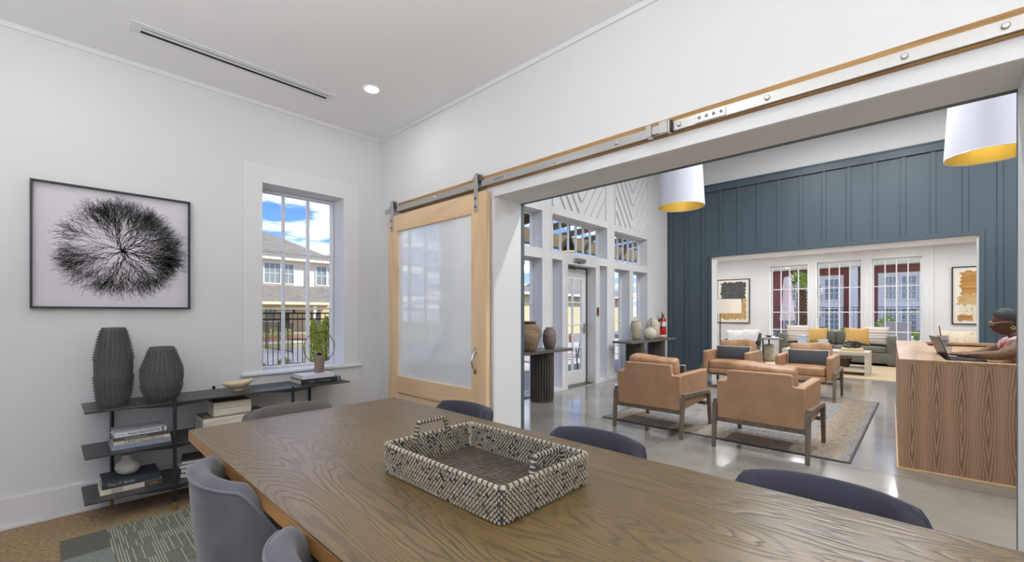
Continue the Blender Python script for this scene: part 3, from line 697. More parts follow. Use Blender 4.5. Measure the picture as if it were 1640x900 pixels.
for i in range(nx_):
    for j in range(ny_):
        x = tx0+.014+(tx1-tx0-.028)*(i+.5)/nx_; y = ty0+.014+(ty1-ty0-.028)*(j+.5)/ny_
        u = (x-1.009)/.20; v = (y-1.09)/.29
        diag = abs(u)+0.0 > abs(v)*1.0
        li = (i % 2 == 0) if not diag else (j % 2 == 0)
        if (i*7+j*3) % 11 == 0: li = not li
        b.mi = 0 if li else 1
        hx, hy = .0048, .0042
        zt = TZ+.0075+(.0015 if li else 0)
        b.box(x-hx, y-hy, TZ+.002, x+hx, y+hy, zt)
b.build('woven_base', [M['weaveB'], M['weaveD']], t, kind='stuff')
b = MB()
for i, (x, y, nx, ny) in enumerate(perim(tx0-.004, ty0-.004, tx1+.004, ty1+.004, .024)):
    b.mi = 0 if i % 3 else 1; tx, ty = -ny, nx
    c = Vector((x-nx*.0068, y-ny*.0068, TZ+hz+.004)); a = Vector((tx, ty, 0))*.0043
    b.tube([c-a, c+a], .0078, 7)
b.build('rim', [M['weaveL'], M['weaveD']], t, smooth=True, kind='stuff')
def handle(yc):
    b = MB(); P = [Vector((.925, yc, TZ+.07)), Vector((.947, yc, TZ+.148)), Vector((1.071, yc, TZ+.148)), Vector((1.093, yc, TZ+.07))]
    k = 0
    for p, q in zip(P[:-1], P[1:]):
        L = (q-p).length; n = int(L/.0046)
        for i in range(n):
            b.mi = 1 if k % 3 == 2 else 0; k += 1; c = p+(q-p)*((i+.5)/n); a = (q-p).normalized()*.0024
            b.tube([c-a, c+a], .0092 if k % 2 else .0085, 8)
    b.build('handle', [M['weaveB'], M['weaveL']] if yc > 1.1 else [M['weaveD'], M['weaveL']], t, smooth=True)
handle(ty0+.008); handle(ty1-.008)

# ---- sliding barn door and its track
t = thing('sliding_barn_door', 'maple sliding barn door with a frosted glass panel', 'door', (2.273, 3.08, .012))
dx0, dx1, dy0, dy1, dz0, dz1 = 2.250, 2.296, 2.392, 3.772, .012, 2.245
b = MB(); b.box(dx0, dy0, dz0, dx1, dy0+.168, dz1); b.build('stile', M['maple'], t, bevel=.003)
b = MB(); b.box(dx0, dy1-.150, dz0, dx1, dy1, dz1); b.build('stile', M['maple'], t, bevel=.003)
b = MB(); b.box(dx0, dy0+.168, 2.09, dx1, dy1-.150, dz1); b.build('rail', M['maplex'], t, bevel=.003)
b = MB(); b.box(dx0, dy0+.168, .57, dx1, dy1-.150, .725); b.build('rail', M['maplex'], t, bevel=.003)
b = MB(); b.box(dx0, dy0+.168, dz0, dx1, dy1-.150, .22); b.build('rail', M['maplex'], t, bevel=.003)
b = MB(); b.box(dx0+.014, dy0+.168, .22, dx1-.014, dy1-.150, .57); b.build('lower_panel', M['maplex'], t)
M['frost'] = mat('frosted_glass', (.80,.82,.83), .25, coat=1.0)
q_ = M['frost'].node_tree.nodes['Principled BSDF']; q_.inputs['Coat Roughness'].default_value = .015; q_.inputs['Coat IOR'].default_value = 1.9
b = MB(); b.box(dx0+.022, dy0+.168, .725, dx1-.014, dy1-.150, 2.09); b.build('glass_panel', M['frost'], t)
b = MB(); b.tube([(dx0-.002, 2.508, .88), (dx0-.028, 2.508, .90), (dx0-.040, 2.508, .95), (dx0-.028, 2.508, 1.0), (dx0-.002, 2.508, 1.02)], .0075, 10)
for z in (.87, 1.03): b.box(dx0-.006, 2.495, z-.022, dx0, 2.521, z+.022)
b.build('pull_handle', M['chrome'], t, smooth=True)
for y in (2.50, 3.70):
    b = MB(); b.box(dx0-.008, y-.02, 2.10, dx0, y+.02, 2.385);
    h = b.build('hanger_strap', M['steel'], t, bevel=.003)
    b = MB(); R = Matrix.Rotation(PI/2, 4, 'Y')
    for z in (2.135, 2.20): b.add([Matrix.Translation((dx0-.008, y, z)) @ R @ Vector((.009*math.cos(a*PI/4), .009*math.sin(a*PI/4), d)) for d in (-.006, 0) for a in range(8)], [tuple(range(8))] + [(i, (i+1) % 8, 8+(i+1) % 8, 8+i) for i in range(8)])
    b.build('bolt', M['steeldark'], h)
    b = MB(); vs = [Matrix.Translation((dx0+.018, y, 2.358)) @ R @ Vector((r*math.cos(a*PI/12), r*math.sin(a*PI/12), d)) for r, d in ((.03, -.016), (.037, -.016), (.030, 0), (.037, .016), (.03, .016)) for a in range(24)]
    b.add(vs, [(i*24+a, i*24+(a+1) % 24, (i+1)*24+(a+1) % 24, (i+1)*24+a) for i in range(4) for a in range(24)] + [tuple(range(24)), tuple(range(96, 120))]); b.build('roller', M['steeldark'], t, smooth=True)
t = thing('door_track', 'flat steel door track bolted to a raw pine backer board', 'door track', (2.29, 1.5, 2.33))
b = MB(); b.box(2.292, -1.7, 2.283, XB, 3.66, 2.372); b.build('backer_board', M['lumber'], t, bevel=.002)
b = MB(); b.box(2.268, -1.7, 2.287, 2.277, .772, 2.337); b.build('rail', M['steel'], t, bevel=.001)
b = MB(); b.box(2.268, .774, 2.287, 2.277, 3.86, 2.337); b.build('rail', M['steel'], t, bevel=.001)
R = Matrix.Rotation(PI/2, 4, 'Y')
for y in (3.55, 3.05, 2.62, 2.22, 1.75, 1.30, .93, .52, .05, -.21, -.7, -1.3):
    b = MB(); vs = [Matrix.Translation((2.268, y, 2.312)) @ R @ Vector((r*math.cos(a*PI/5), r*math.sin(a*PI/5), d)) for r, d in ((.0125, 0), (.0125, -.006), (.009, -.009)) for a in range(10)]
    b.add(vs, [(i*10+a, i*10+(a+1) % 10, (i+1)*10+(a+1) % 10, (i+1)*10+a) for i in range(2) for a in range(10)] + [tuple(range(20, 30))]); b.build('bolt', M['steel'], t, smooth=True)
    b = MB(); b.bar((2.277, y, 2.312), (2.292, y, 2.312), .02, .02); b.build('spacer', M['steeldark'], t)
b = MB(); b.box(2.262, .70, 2.289, 2.268, .845, 2.335); s_ = b.build('splice_plate', M['steel'], t, bevel=.001)
for y in (.72, .755, .79, .825): b = MB(); b.box(2.258, y-.006, 2.306, 2.262, y+.006, 2.318); b.build('screw', M['steeldark'], s_)
b = MB(); b.box(2.262, 2.20, 2.289, 2.268, 2.33, 2.335); s_ = b.build('splice_plate', M['steel'], t, bevel=.001)
for y in (2.22, 2.25, 2.28, 2.31): b = MB(); b.box(2.258, y-.006, 2.306, 2.262, y+.006, 2.318); b.build('screw', M['steeldark'], s_)
b = MB(); b.box(2.240, 1.075, 2.280, 2.286, 1.105, 2.345); b.box(2.240, .985, 2.280, 2.252, 1.03, 2.345); b.box(2.252, .975, 2.282, 2.286, .992, 2.345); b.box(2.252, 1.03, 2.29, 2.262, 1.075, 2.335); b.build('end_stop', M['steel'], t, bevel=.002)
b = MB(); b.box(2.248, .962, 2.285, 2.286, .975, 2.34); b.build('rubber_bumper', M['black'], t, bevel=.003)
b = MB(); b.box(2.252, 3.735, 2.281, 2.286, 3.76, 2.352); b.build('end_stop', M['steel'], t, bevel=.002)

# ---- linear ceiling diffuser
t = thing('slot_diffuser', 'long white linear slot diffuser with dark slots in the ceiling', 'air vent', (.96, 3.56, H))
x0, x1, y0, y1 = .335, 1.605, 3.485, 3.640
b = MB(); b.box(x0, y0, H-.006, x0+.055, y1, H); b.box(x1-.035, y0, H-.006, x1, y1, H); b.box(x0+.055, y0, H-.006, x1-.035, y0+.05, H); b.box(x0+.055, y1-.028, H-.006, x1-.035, y1, H); b.build('frame', M['trim'], t, bevel=.001)
b = MB(); b.box(x0+.055, y0+.05, H-.0012, x1-.035, y1-.028, H-.0002); b.build('slot_back', mat('slot_black', (.012,.012,.012), .8), t)
b = MB(); b.box(x0+.055, y0+.064, H-.008, x1-.035, y0+.085, H-.0012); b.build('blade', M['trim'], t, bevel=.002)

# ---- framed drawing of branches
t = thing('framed_drawing', 'black framed ink drawing of a radial branching burst on the white wall', 'picture', (.3195, YA, 1.35))
fx0, fx1, fz0, fz1 = -.088, .727, 1.350, 2.158; fy0 = YA-.042
b = MB(); w = .011; b.box(fx0, fy0, fz0, fx0+w, YA, fz1); b.box(fx1-w, fy0, fz0, fx1, YA, fz1); b.box(fx0+w, fy0, fz0, fx1-w, YA, fz0+w); b.box(fx0+w, fy0, fz1-w, fx1-w, YA, fz1); b.build('frame', M['black'], t, bevel=.001)
b = MB(); b.box(fx0+w, YA-.012, fz0+w, fx1-w, YA-.004, fz1-w); b.build('paper', mat('drawing_paper', lin(216,212,220), .8), t)
b = MB(); rnd = random.Random(11); cx, cz = .345, 1.752
def ribbon(p, q, w0, w1):
    d = Vector((q[0]-p[0], q[1]-p[1])); 
    if d.length < 1e-6: return
    nn = Vector((-d.y, d.x)).normalized(); y = YA-.0125
    b.face([(p[0]-nn.x*w0, y, p[1]-nn.y*w0), (p[0]+nn.x*w0, y, p[1]+nn.y*w0), (q[0]+nn.x*w1, y, q[1]+nn.y*w1), (q[0]-nn.x*w1, y, q[1]-nn.y*w1)])
def branch(p, a, r, w, R, depth):
    while r < R:
        st_ = rnd.uniform(.008, .015); rad = math.atan2(p[1]-cz, p[0]-cx)
        a += rnd.gauss(0, .48); da = (rad-a+PI) % (2*PI)-PI
        if r > .03: a += da*.28
        q = (p[0]+st_*math.cos(a), p[1]+st_*math.sin(a)); w2 = max(.00042, w*.95)
        ribbon(p, q, w, w2); p, w = q, w2; r = math.hypot(p[0]-cx, p[1]-cz)
        if depth < 6 and rnd.random() < (.27 if depth < 2 else .15): branch(p, a+rnd.choice((-1, 1))*rnd.uniform(.35, .8), r, w*.8, R*rnd.uniform(.88, 1.03), depth+1)
for i in range(36):
    a = 2*PI*i/36+rnd.uniform(-.1, .1); el = .33+.02*math.cos(2*a)
    branch((cx, cz), a, 0, .0017, el*rnd.uniform(.92, 1.12), 0)
b.build('ink_drawing', mat('ink', (.012,.012,.013), .8), t, kind='stuff')

# ---- open shelf against the window wall
t = thing('console_shelf', 'low three tier charcoal metal shelf against the window wall', 'shelf', (.97, 3.85, 0))
SZ = (.172, .447, .723)
for z in SZ:
    b = MB(); b.box(.14, 3.645, z-.012, 1.80, 4.04, z); b.build('shelf_board', M['shelf'], t, bevel=.002)
    for x in (.57, 1.32): b = MB(); b.prism([(x-.19, z-.012), (x+.19, z-.012), (x+.02, z-.030), (x-.02, z-.030)], 'y', 3.635, 3.66); b.build('bracket', M['black'], t)
for x in (.57, 1.32):
    b = MB(); b.tube([(x, 3.632, .06), (x, 3.632, .735)], .0115, 12); p = b.build('post', M['black'], t, smooth=True)
    b = MB(); b.tube([(x, 3.632, 0), (x, 3.632, .06)], .0115, 12); b.build('foot', M['brass'], p, smooth=True)
for x in (.29, .88, 1.615):
    b = MB(); b.tube([(x, 4.046, .06), (x, 4.046, .745 if x == .88 else .722)], .0105, 12); p = b.build('post', M['black'], t, smooth=True)
    b = MB(); b.tube([(x, 4.046, 0), (x, 4.046, .06)], .0105, 12); b.build('foot', M['brass'], p, smooth=True)
# nubbed vases
def CR(prof, f):
    """smooth (Catmull-Rom) radius along a profile"""
    for i in range(len(prof)-1):
        if prof[i][0] <= f <= prof[i+1][0]+1e-9:
            p1, p2 = prof[i], prof[i+1]; p0 = prof[i-1] if i else (2*p1[0]-p2[0], 2*p1[1]-p2[1]); p3 = prof[i+2] if i+2 < len(prof) else (2*p2[0]-p1[0], 2*p2[1]-p1[1])
            t = (f-p1[0])/(p2[0]-p1[0]); h = p2[0]-p1[0]; m1 = (p2[1]-p0[1])/(p2[0]-p0[0])*h; m2 = (p3[1]-p1[1])/(p3[0]-p1[0])*h
            return (2*t**3-3*t*t+1)*p1[1]+(t**3-2*t*t+t)*m1+(-2*t**3+3*t*t)*p2[1]+(t**3-t*t)*m2
    return prof[-1][1]
def nub_vase(name, label, x, y, z, prof, h, up, lo, cols):
    t = thing(name, label, 'vase', (x, y, z))
    def rad(f):
        for (f0, r0), (f1, r1) in zip(prof[:-1], prof[1:]):
            if f0 <= f <= f1: return CR(prof, f)
    n = 156; P = [(max(.001, rad(i/40)), h*i/40) for i in range(41)]
    b = MB(); b.lathe([(.001, 0)]+P+[(P[-1][0]-.012, h-.002), (P[-1][0]-.012, h-.05), (.03, h-.08), (.001, h-.08)], c=(x, y, z), k=n, cap=False, rf=lambda r, zz, j: r-(.0032 if (j % 4 > 1 and lo[1] < zz/h < up[0] and r > .05) else 0))
    b.build('body', M['clay'], t, smooth=True, angle=25)
    b = MB()
    for (f0, f1, rows) in ((up[0], up[1], up[2]), (lo[0], lo[1], lo[2])):
        for i in range(rows):
            f = f0+(f1-f0)*(i+.5)/rows; r = rad(f); zz = z+h*f; hh = h*(f1-f0)/rows*.32
            for j in range(cols):
                a = 2*PI*j/cols+(PI/cols*0); ca, sa = math.cos(a), math.sin(a); w = PI*r/cols*.60
                def Q(d, u, v): return (x+ca*(r+d)-sa*u, y+sa*(r+d)+ca*u, zz+v)
                b.add([Q(-.003,-w,-hh), Q(-.003,w,-hh), Q(-.003,w,hh), Q(-.003,-w,hh), Q(.009,-w*.7,-hh*.8), Q(.009,w*.7,-hh*.8), Q(.0075,w*.65,hh*.2), Q(.0075,-w*.65,hh*.2)],
                      [(4,5,6,7), (0,1,5,4), (1,2,6,5), (2,3,7,6), (3,0,4,7)])
    b.build('nubs', M['clay'], t, kind='stuff')
nub_vase('tall_vase', 'tall charcoal nubbed clay vase at the left end of the shelf', .285, 3.855, .7235, [(0,.076),(.2,.089),(.45,.097),(.6,.096),(.85,.077),(1,.060)], .500, (.58,.97,12), (.04,.38,10), 20)
nub_vase('round_vase', 'shorter round charcoal nubbed clay vase beside the tall one', .525, 3.79, .7235, [(0,.074),(.15,.099),(.42,.119),(.6,.113),(.85,.084),(1,.068)], .365, (.55,.96,9), (.05,.31,6), 24)
# books
def book(label, x, y, z, w, d, h, col, rz=0, hard=True, text=None, tcol=(.02,.02,.02), ts=.6, extra=None, group=None, blocks=()):
    """spine faces -y; x,y = centre of the footprint; z = underside"""
    t = thing('book', label, 'book', (x, y, z), rz, group)
    m = col if not isinstance(col, tuple) else mat('book_cover', col, .45)
    b = MB(); c = .0025; b.box(-w/2, -d/2, 0, w/2, d/2, c); b.box(-w/2, -d/2, h-c, w/2, d/2, h); b.box(-w/2, -d/2-.001, 0, w/2, -d/2+c, h); b.build('cover', m, t, world=False)
    b = MB(); b.box(-w/2+.004, -d/2+c, c, w/2-.004, d/2-.004, h-c); b.build('pages', M['pages'], t, world=False)
    for (xa, xb, bc) in blocks: b = MB(); b.box(xa*w-w/2, -d/2-.0016, .001, xb*w-w/2, -d/2-.0008, h-.001); b.build('spine_patch', mat('spine_patch', bc, .5), t, world=False)
    for (s, f, sz, cc) in (text or []):
        cu = bpy.data.curves.new('spine_lettering', 'FONT'); cu.body = s; cu.size = sz; cu.extrude = .0002; cu.align_y = 'CENTER'; cu.materials.append(mat('lettering', cc, .6))
        o = bpy.data.objects.new('spine_lettering', cu); COL.objects.link(o); bpy.context.view_layer.update(); me_ = bpy.data.meshes.new_from_object(o.evaluated_get(bpy.context.evaluated_depsgraph_get())); bpy.data.objects.remove(o); o = bpy.data.objects.new('spine_lettering', me_); COL.objects.link(o); o.parent = t; o.location = (f*w-w/2, -d/2-.0022, h/2); o.rotation_euler = (PI/2, 0, 0)
    return t
G1 = 'books stacked on the middle shelf'
x, y, z = .414, 3.835, .4475
book('pale blue-grey book at the bottom of the middle shelf stack', x, y, z, .30, .225, .030, lin(142,148,164), group=G1)
book('cream book with black block letters in the middle shelf stack', x+.004, y, z+.0302, .285, .22, .022, lin(206,200,184), text=[('CRAFT', .17, .024, (.02,.02,.02)), ('MARC KRISTAL', .47, .021, lin(238,232,215))], blocks=((.45,.88,lin(150,140,112)),), group=G1)
book('dark grey book just under the white one in the middle shelf stack', x-.002, y, z+.0524, .278, .215, .023, lin(78,76,72), text=[('the art of the home', .2, .014, lin(214,208,190))], group=G1)
book('white book with dark title on top of the middle shelf stack', x-.006, y+.003, z+.0756, .262, .21, .032, lin(218,216,224), text=[('feels like HOME', .25, .0245, (.03,.03,.06)), ('i +', .07, .02, (.1,.1,.12))], rz=.03, group=G1,
     blocks=((.90,.945,lin(120,116,118)),))
x, y, z = .366, 3.86, .1725
book('cream and brown book under the dark one on the bottom shelf', x, y-.005, z, .305, .23, .032, lin(214,206,186), blocks=((0,.16,lin(212,206,178)), (.17,.35,lin(176,164,150)), (.70,1,lin(70,60,52))), text=[('Linen', .78, .02, lin(190,170,150))], group='books on the bottom shelf')
book('dark slate book carrying the small white vase on the bottom shelf', x+.0, y+.002, z+.0325, .285, .235, .045, lin(50,56,66), text=[('The IT Book', .08, .026, lin(196,196,200))], rz=.0, group='books on the bottom shelf')
t = thing('small_vase', 'small squat white vase on the dark books of the bottom shelf', 'vase', (.355, 3.85, z+.0778))
b = MB(); b.lathe([(.001,0),(.028,0),(.054,.016),(.066,.046),(.060,.074),(.040,.092),(.031,.098),(.030,.122),(.039,.136),(.032,.136),(.024,.12),(.024,.10),(.001,.09)], c=(.355, 3.85, z+.0778), k=40, cap=False); b.build('body', mat('chalk_white', lin(196,194,186), .7, bump=.1, bscale=60), t, smooth='all')
# books at the right of the bottom shelf
for k, (dz, hh, cc, rz, lab) in enumerate(((0, .034, lin(26,30,48), .05, 'black-blue book at the bottom of the stack behind the chair'), (.0342, .030, lin(38,58,110), .09, 'navy blue book in the stack behind the chair'), (.0644, .026, lin(206,210,214), .02, 'white book in the stack behind the chair'), (.0906, .024, lin(92,82,74), .12, 'taupe book on top of the stack behind the chair'))):
    book(lab, .765, 3.82, .1725+dz, .24-.01*k, .25, hh, cc, rz=rz+1.25, group='books behind the chair on the bottom shelf')
# whitewashed boxes
M['box'] = mat('whitewashed_wood', lin(228,222,206), .75, col2=lin(190,180,158), scale=22, stretch=(.12,.12,1.2), detail=6, bump=.12, lo=.45, hi=.7)
M['boxtop'] = mat('box_lid_wood', lin(150,138,120), .7, col2=lin(120,108,92), scale=30, stretch=(.1,1,1))
for (lab, x0, x1, y0, y1, z0, z1) in (('large whitewashed wooden box on the middle shelf', .745, 1.165, 3.72, 3.97, .4475, .562), ('small whitewashed wooden box stacked on the large one', .815, 1.06, 3.755, 3.94, .5625, .662)):
    t = thing('wooden_box', lab, 'box', ((x0+x1)/2, (y0+y1)/2, z0), group='whitewashed boxes'); zm = z0+(z1-z0)*.53
    b = MB(); b.box(x0, y0, z0, x1, y1, zm-.0015); b.build('box_body', M['box'], t, bevel=.002)
    b = MB(); b.box(x0, y0, zm+.0005, x1, y1, z1-.004); l_ = b.build('lid', M['box'], t, bevel=.002)
    b = MB(); b.box(x0+.003, y0+.003, z1-.004, x1-.003, y1-.003, z1); b.build('lid_top', M['boxtop'], l_)
t = thing('shell_dish', 'beige oval shell dish on the top shelf under the sill', 'dish', (.99, 3.83, .7235))
b = MB(); prof = [(.002,.012),(.03,.012),(.032,0),(.028,0),(.03,.012),(.06,.022),(.098,.05),(.110,.068),(.105,.069),(.086,.058),(.045,.048),(.001,.046)]
vs0 = len(b.v); b.lathe(prof, c=(.99, 3.83, .7235), k=36, cap=False, sy=.62)
b.v = [(vx, vy, vz+max(0, (vx-.99))*.10*(vz > .77)) for (vx, vy, vz) in b.v]
b.build('body', mat('shell_glaze', lin(222,204,170), .25, col2=lin(206,188,150), scale=6), t, smooth='all')
book('black book with white spine lettering at the right end of the top shelf', 1.585, 3.85, .7235, .335, .245, .040, lin(34,30,32), text=[('modern', .2, .013, lin(200,200,200)), ('the house and garden', .45, .011, lin(200,200,200))], blocks=((.92,.96,lin(150,150,150)),), group='books at the right end of the top shelf')
book('white book under the ring sculpture at the right end of the top shelf', 1.575, 3.862, .764, .27, .215, .030, lin(216,216,222), group='books at the right end of the top shelf')
t = thing('ring_sculpture', 'thin black ring sculpture on a grey wooden block', 'sculpture', (1.632, 3.88, .7945))
bx_, by_ = 1.632, 3.88
b = MB(); b.box(bx_-.036, by_-.022, .7945, bx_+.036, by_+.022, .945); b.build('block', mat('grey_block', lin(142,126,110), .7, col2=lin(110,96,84), scale=20, stretch=(1,1,.2)), t, bevel=.002)
b = MB(); b.tube([(bx_+.135*math.cos(a*PI/32), by_, 1.015+.135*math.sin(a*PI/32)) for a in range(64)], .0028, 6, closed=True); b.build('ring', M['black'], t, smooth='all')
b = MB(); b.tube([(bx_-.02, by_, .95), (bx_+.0, by_, .96), (bx_+.02, by_, .95)], .012, 8); b.build('clip', M['black'], t, smooth=True)

# ================================================================ LOUNGE THINGS
# ---- rug
m, n, l, bs = NT('faded_rug'); bs.inputs['Roughness'].default_value = .95
tc = n.new('ShaderNodeTexCoord')
def tn(scale, detail, st=(1,1,1)):
    mp = n.new('ShaderNodeMapping'); mp.inputs['Scale'].default_value = st; l.new(tc.outputs['Object'], mp.inputs[0])
    z = n.new('ShaderNodeTexNoise'); z.inputs['Scale'].default_value = scale; z.inputs['Detail'].default_value = detail; l.new(mp.outputs[0], z.inputs['Vector']); return z.outputs['Fac']
def rp(src, stops):
    r = n.new('ShaderNodeValToRGB'); e = r.color_ramp.elements
    e[0].position, e[0].color = stops[0]; e[1].position, e[1].color = stops[-1]
    for p, c in stops[1:-1]: q = e.new(p); q.color = c
    l.new(src, r.inputs[0]); return r.outputs[0]
field = rp(tn(5, 6, (.5, 3, 1)), [(.3, lin(104,106,112)), (.46, lin(150,144,136)), (.58, lin(126,124,126)), (.72, lin(164,150,132))])
bord = rp(tn(16, 3, (1, 1, 1)), [(.35, lin(150,134,112)), (.5, lin(170,158,140)), (.65, lin(134,118,100))])
sp = n.new('ShaderNodeSeparateXYZ'); l.new(tc.outputs['Object'], sp.inputs[0])
def mth(op, a, b=0):
    z = n.new('ShaderNodeMath'); z.operation = op
    for i, v in enumerate((a, b)):
        if isinstance(v, (int, float)): z.inputs[i].default_value = v
        else: l.new(v, z.inputs[i])
    return z.outputs[0]
ex = mth('SUBTRACT', 1.76, mth('ABSOLUTE', sp.outputs['X'])); ey = mth('SUBTRACT', 1.245, mth('ABSOLUTE', sp.outputs['Y']))
ed = mth('MINIMUM', ex, ey)
inb = mth('MULTIPLY', mth('GREATER_THAN', ed, .09), mth('LESS_THAN', ed, .36))
mot = mth('MULTIPLY', inb, mth('GREATER_THAN', mth('SINE', mth('MULTIPLY', mth('ADD', sp.outputs['X'], sp.outputs['Y']), 75)), .1))
mx = n.new('ShaderNodeMix'); mx.data_type = 'RGBA'; l.new(inb, mx.inputs['Factor']); l.new(field, mx.inputs['A']); l.new(bord, mx.inputs['B'])
mx2 = n.new('ShaderNodeMix'); mx2.data_type = 'RGBA'; l.new(mth('MULTIPLY', mot, .45), mx2.inputs['Factor']); l.new(mx.outputs['Result'], mx2.inputs['A']); mx2.inputs['B'].default_value = lin(104,86,70)
edge = mth('LESS_THAN', ed, .02)
mx3 = n.new('ShaderNodeMix'); mx3.data_type = 'RGBA'; l.new(edge, mx3.inputs['Factor']); l.new(mx2.outputs['Result'], mx3.inputs['A']); mx3.inputs['B'].default_value = lin(92,84,78)
l.new(mx3.outputs['Result'], bs.inputs['Base Color'])
bp = n.new('ShaderNodeBump'); bp.inputs['Strength'].default_value = .5; bp.inputs['Distance'].default_value = .006; l.new(tn(150, 2), bp.inputs['Height']); l.new(bp.outputs[0], bs.inputs['Normal'])
b = MB(); b.box(-1.76, -1.245, 0, 1.76, 1.245, .011); rug = b.build('area_rug', m, bevel=.004); rug.location = (6.55, 1.70, .0)
tag(rug, 'faded grey and tan patterned area rug on the lounge floor', 'rug')

# ---- leather armchairs (local: faces +x, rear feet at x=0)
def armchair():
    t = thing('leather_armchair', 'x', 'armchair', group='tan leather armchairs on the rug')
    hw = .335                                                        # half width of the leather shell
    b = MB(); r = .018
    P = [(-hw-.035,.285), (hw+.035,.285), (hw+.035,.655), (hw-.045,.655), (hw-.06,.67), (hw-.06,.745), (hw-.075,.765), (-hw+.075,.765), (-hw+.06,.745), (-hw+.06,.67), (-hw+.045,.655), (-hw-.035,.655)]
    b.prism(P, 'x', .05, .105); b.v = [(x-(z-.285)*.03, y, z) for x, y, z in b.v]
    b.build('back_panel', M['leather'], t, bevel=.012, seg=3, world=False, smooth=True)
    for s in (-1, 1):
        b = MB(); b.prism([(.09,.285), (.83,.315), (.845,.64), (.83,.662), (.09,.662)], 'y', s*(hw-.045), s*(hw+.035)); b.build('arm', M['leather'], t, bevel=.02, seg=3, world=False, smooth=True)
    b = MB(); b.rbox(.36, hw-.05, .045, .02, (.465, 0, .325), n=6); b.build('seat_base', M['leather'], t, smooth='all', world=False)
    b = MB(); b.rbox(.345, hw-.052, .068, .035, (.485, 0, .432), n=8, crown=.012); sc = b.build('seat_cushion', M['leatherC'], t, smooth='all', world=False)
    Mx = Matrix.Translation((.225, 0, .635)) @ Matrix.Rotation(math.radians(-12), 4, 'Y')
    b = MB(); b.rbox(.085, hw-.055, .20, .05, n=9, M=Mx); b.v = [(x+.012*math.sin(14*y+5*z), y, z+.012*math.sin(9*y)*max(0, (z-.5)/.3)) for x, y, z in b.v]; b.build('back_cushion', M['leatherC'], t, smooth='all', world=False)
    for s in (-1, 1):
        y = s*(hw+.055)
        b = MB(); b.bar((.055, y, .445), (.815, y, .405), .04, .042); b.build('side_rail', M['ashwood'], t, bevel=.004, world=False)
        for (xt, xb) in ((.055, .015), (.815, .865)):
            b = MB(); b.bar((xt, y, .43 if xt < .4 else .395), (xb, y, 0), .042, .05, up=(1,0,0), w1=.034, h1=.034); b.build('leg', M['ashwood'], t, bevel=.004, world=False)
    b = MB(); b.box(.06, -hw-.04, .245, .10, hw+.04, .285); b.build('rear_stretcher', M['ashwood'], t, bevel=.003, world=False)
    b = MB(); b.box(.76, -hw-.04, .25, .80, hw+.04, .285); b.build('front_stretcher', M['ashwood'], t, bevel=.003, world=False)
    return t
ac = armchair(); ac.location = (4.485, 2.215, .0); ac['label'] = 'tan leather armchair with its back to the table, nearer the entry door'
dup(ac, (4.495, 1.115, .0), 0, 'tan leather armchair with its back to the table, nearer the reception desk')
dup(ac, (8.70, 1.325, .0), PI, 'tan leather armchair facing the table before the coffee table and sofa')
dup(ac, (8.70, 2.43, .0), PI, 'tan leather armchair facing the table before the floor lamp')
def lumbar(x, y, rz, lab):
    t = thing('lumbar_pillow', lab, 'pillow', (x, y, .60), rz, group='charcoal lumbar pillows')
    Mx = Matrix.Rotation(math.radians(-16), 4, 'X')
    b = MB(); b.pillow(.56, .27, .13, M=Mx, pinch=.06); b.build('cover', M['navy'], t, smooth='all', world=False)
    b = MB(); pts = []
    for k in range(48):
        f = k/12; s = int(f); u = (f-s)*2-1
        p = [(u, -1), (1, u), (-u, 1), (-1, -u)][s]; uu, vv = math.sin(p[0]*PI/2), math.sin(p[1]*PI/2)
        pts.append(Mx @ Vector((uu*.28*(1-.06*(1-vv*vv)*abs(uu)), 0, vv*.135*(1-.06*(1-uu*uu)*abs(vv)))))
    b.tube(pts, .006, 6, closed=True); b.build('piping', M['piping'], t, smooth='all', world=False)
    return t
lumbar(8.70-.45, 1.325, -PI/2, 'charcoal lumbar pillow with white piping on the armchair before the coffee table')
lumbar(8.70-.45, 2.43, -PI/2, 'charcoal lumbar pillow with white piping on the armchair before the floor lamp')
lumbar(4.485+.44, 2.215, PI/2, 'charcoal lumbar pillow behind the cushion of the armchair nearer the entry door')

# ---- fluted consoles along the entry wall
M['cons'] = mat('dark_bronze_wood', lin(70,60,54), .5, col2=lin(84,74,66), scale=8, stretch=(1,1,.2))
M['constop'] = mat('dark_stone_top', lin(92,86,82), .3, col2=lin(106,100,96), scale=5)
def console(cx, label):
    cy, L, tz = 4.15, 2.0, .775
    t = thing('fluted_console', label, 'console table', (cx, cy, 0), group='dark fluted console tables')
    b = MB(); b.prism([(cx-L/2, cy-.2), (cx+L/2, cy-.2), (cx+L/2, cy+.2), (cx-L/2, cy+.2)], 'z', tz-.042, tz); b.build('top', M['constop'], t, bevel=.004)
    for px in (cx-.48, cx+.48):
        b = MB(); b.lathe([(.165, .0), (.165, tz-.042)], c=(px, cy, 0), k=24, sx=.92, sy=.92); b.build('pedestal_core', M['cons'], t, smooth=True)
        for k in range(26):
            a = 2*PI*k/26; x, y = px+.163*math.cos(a), cy+.163*math.sin(a)
            b = MB(); b.tube([(x, y, .04), (x, y, tz-.043)], .0155, 7); b.build('flute', M['cons'], t, smooth=True)
        b = MB(); b.lathe([(.17, .0), (.17, .04)], c=(px, cy, 0), k=30); b.build('plinth', M['cons'], t)
    return t
console(4.58, 'dark fluted console table left of the entry door')
console(8.44, 'dark fluted console table near the blue wall')
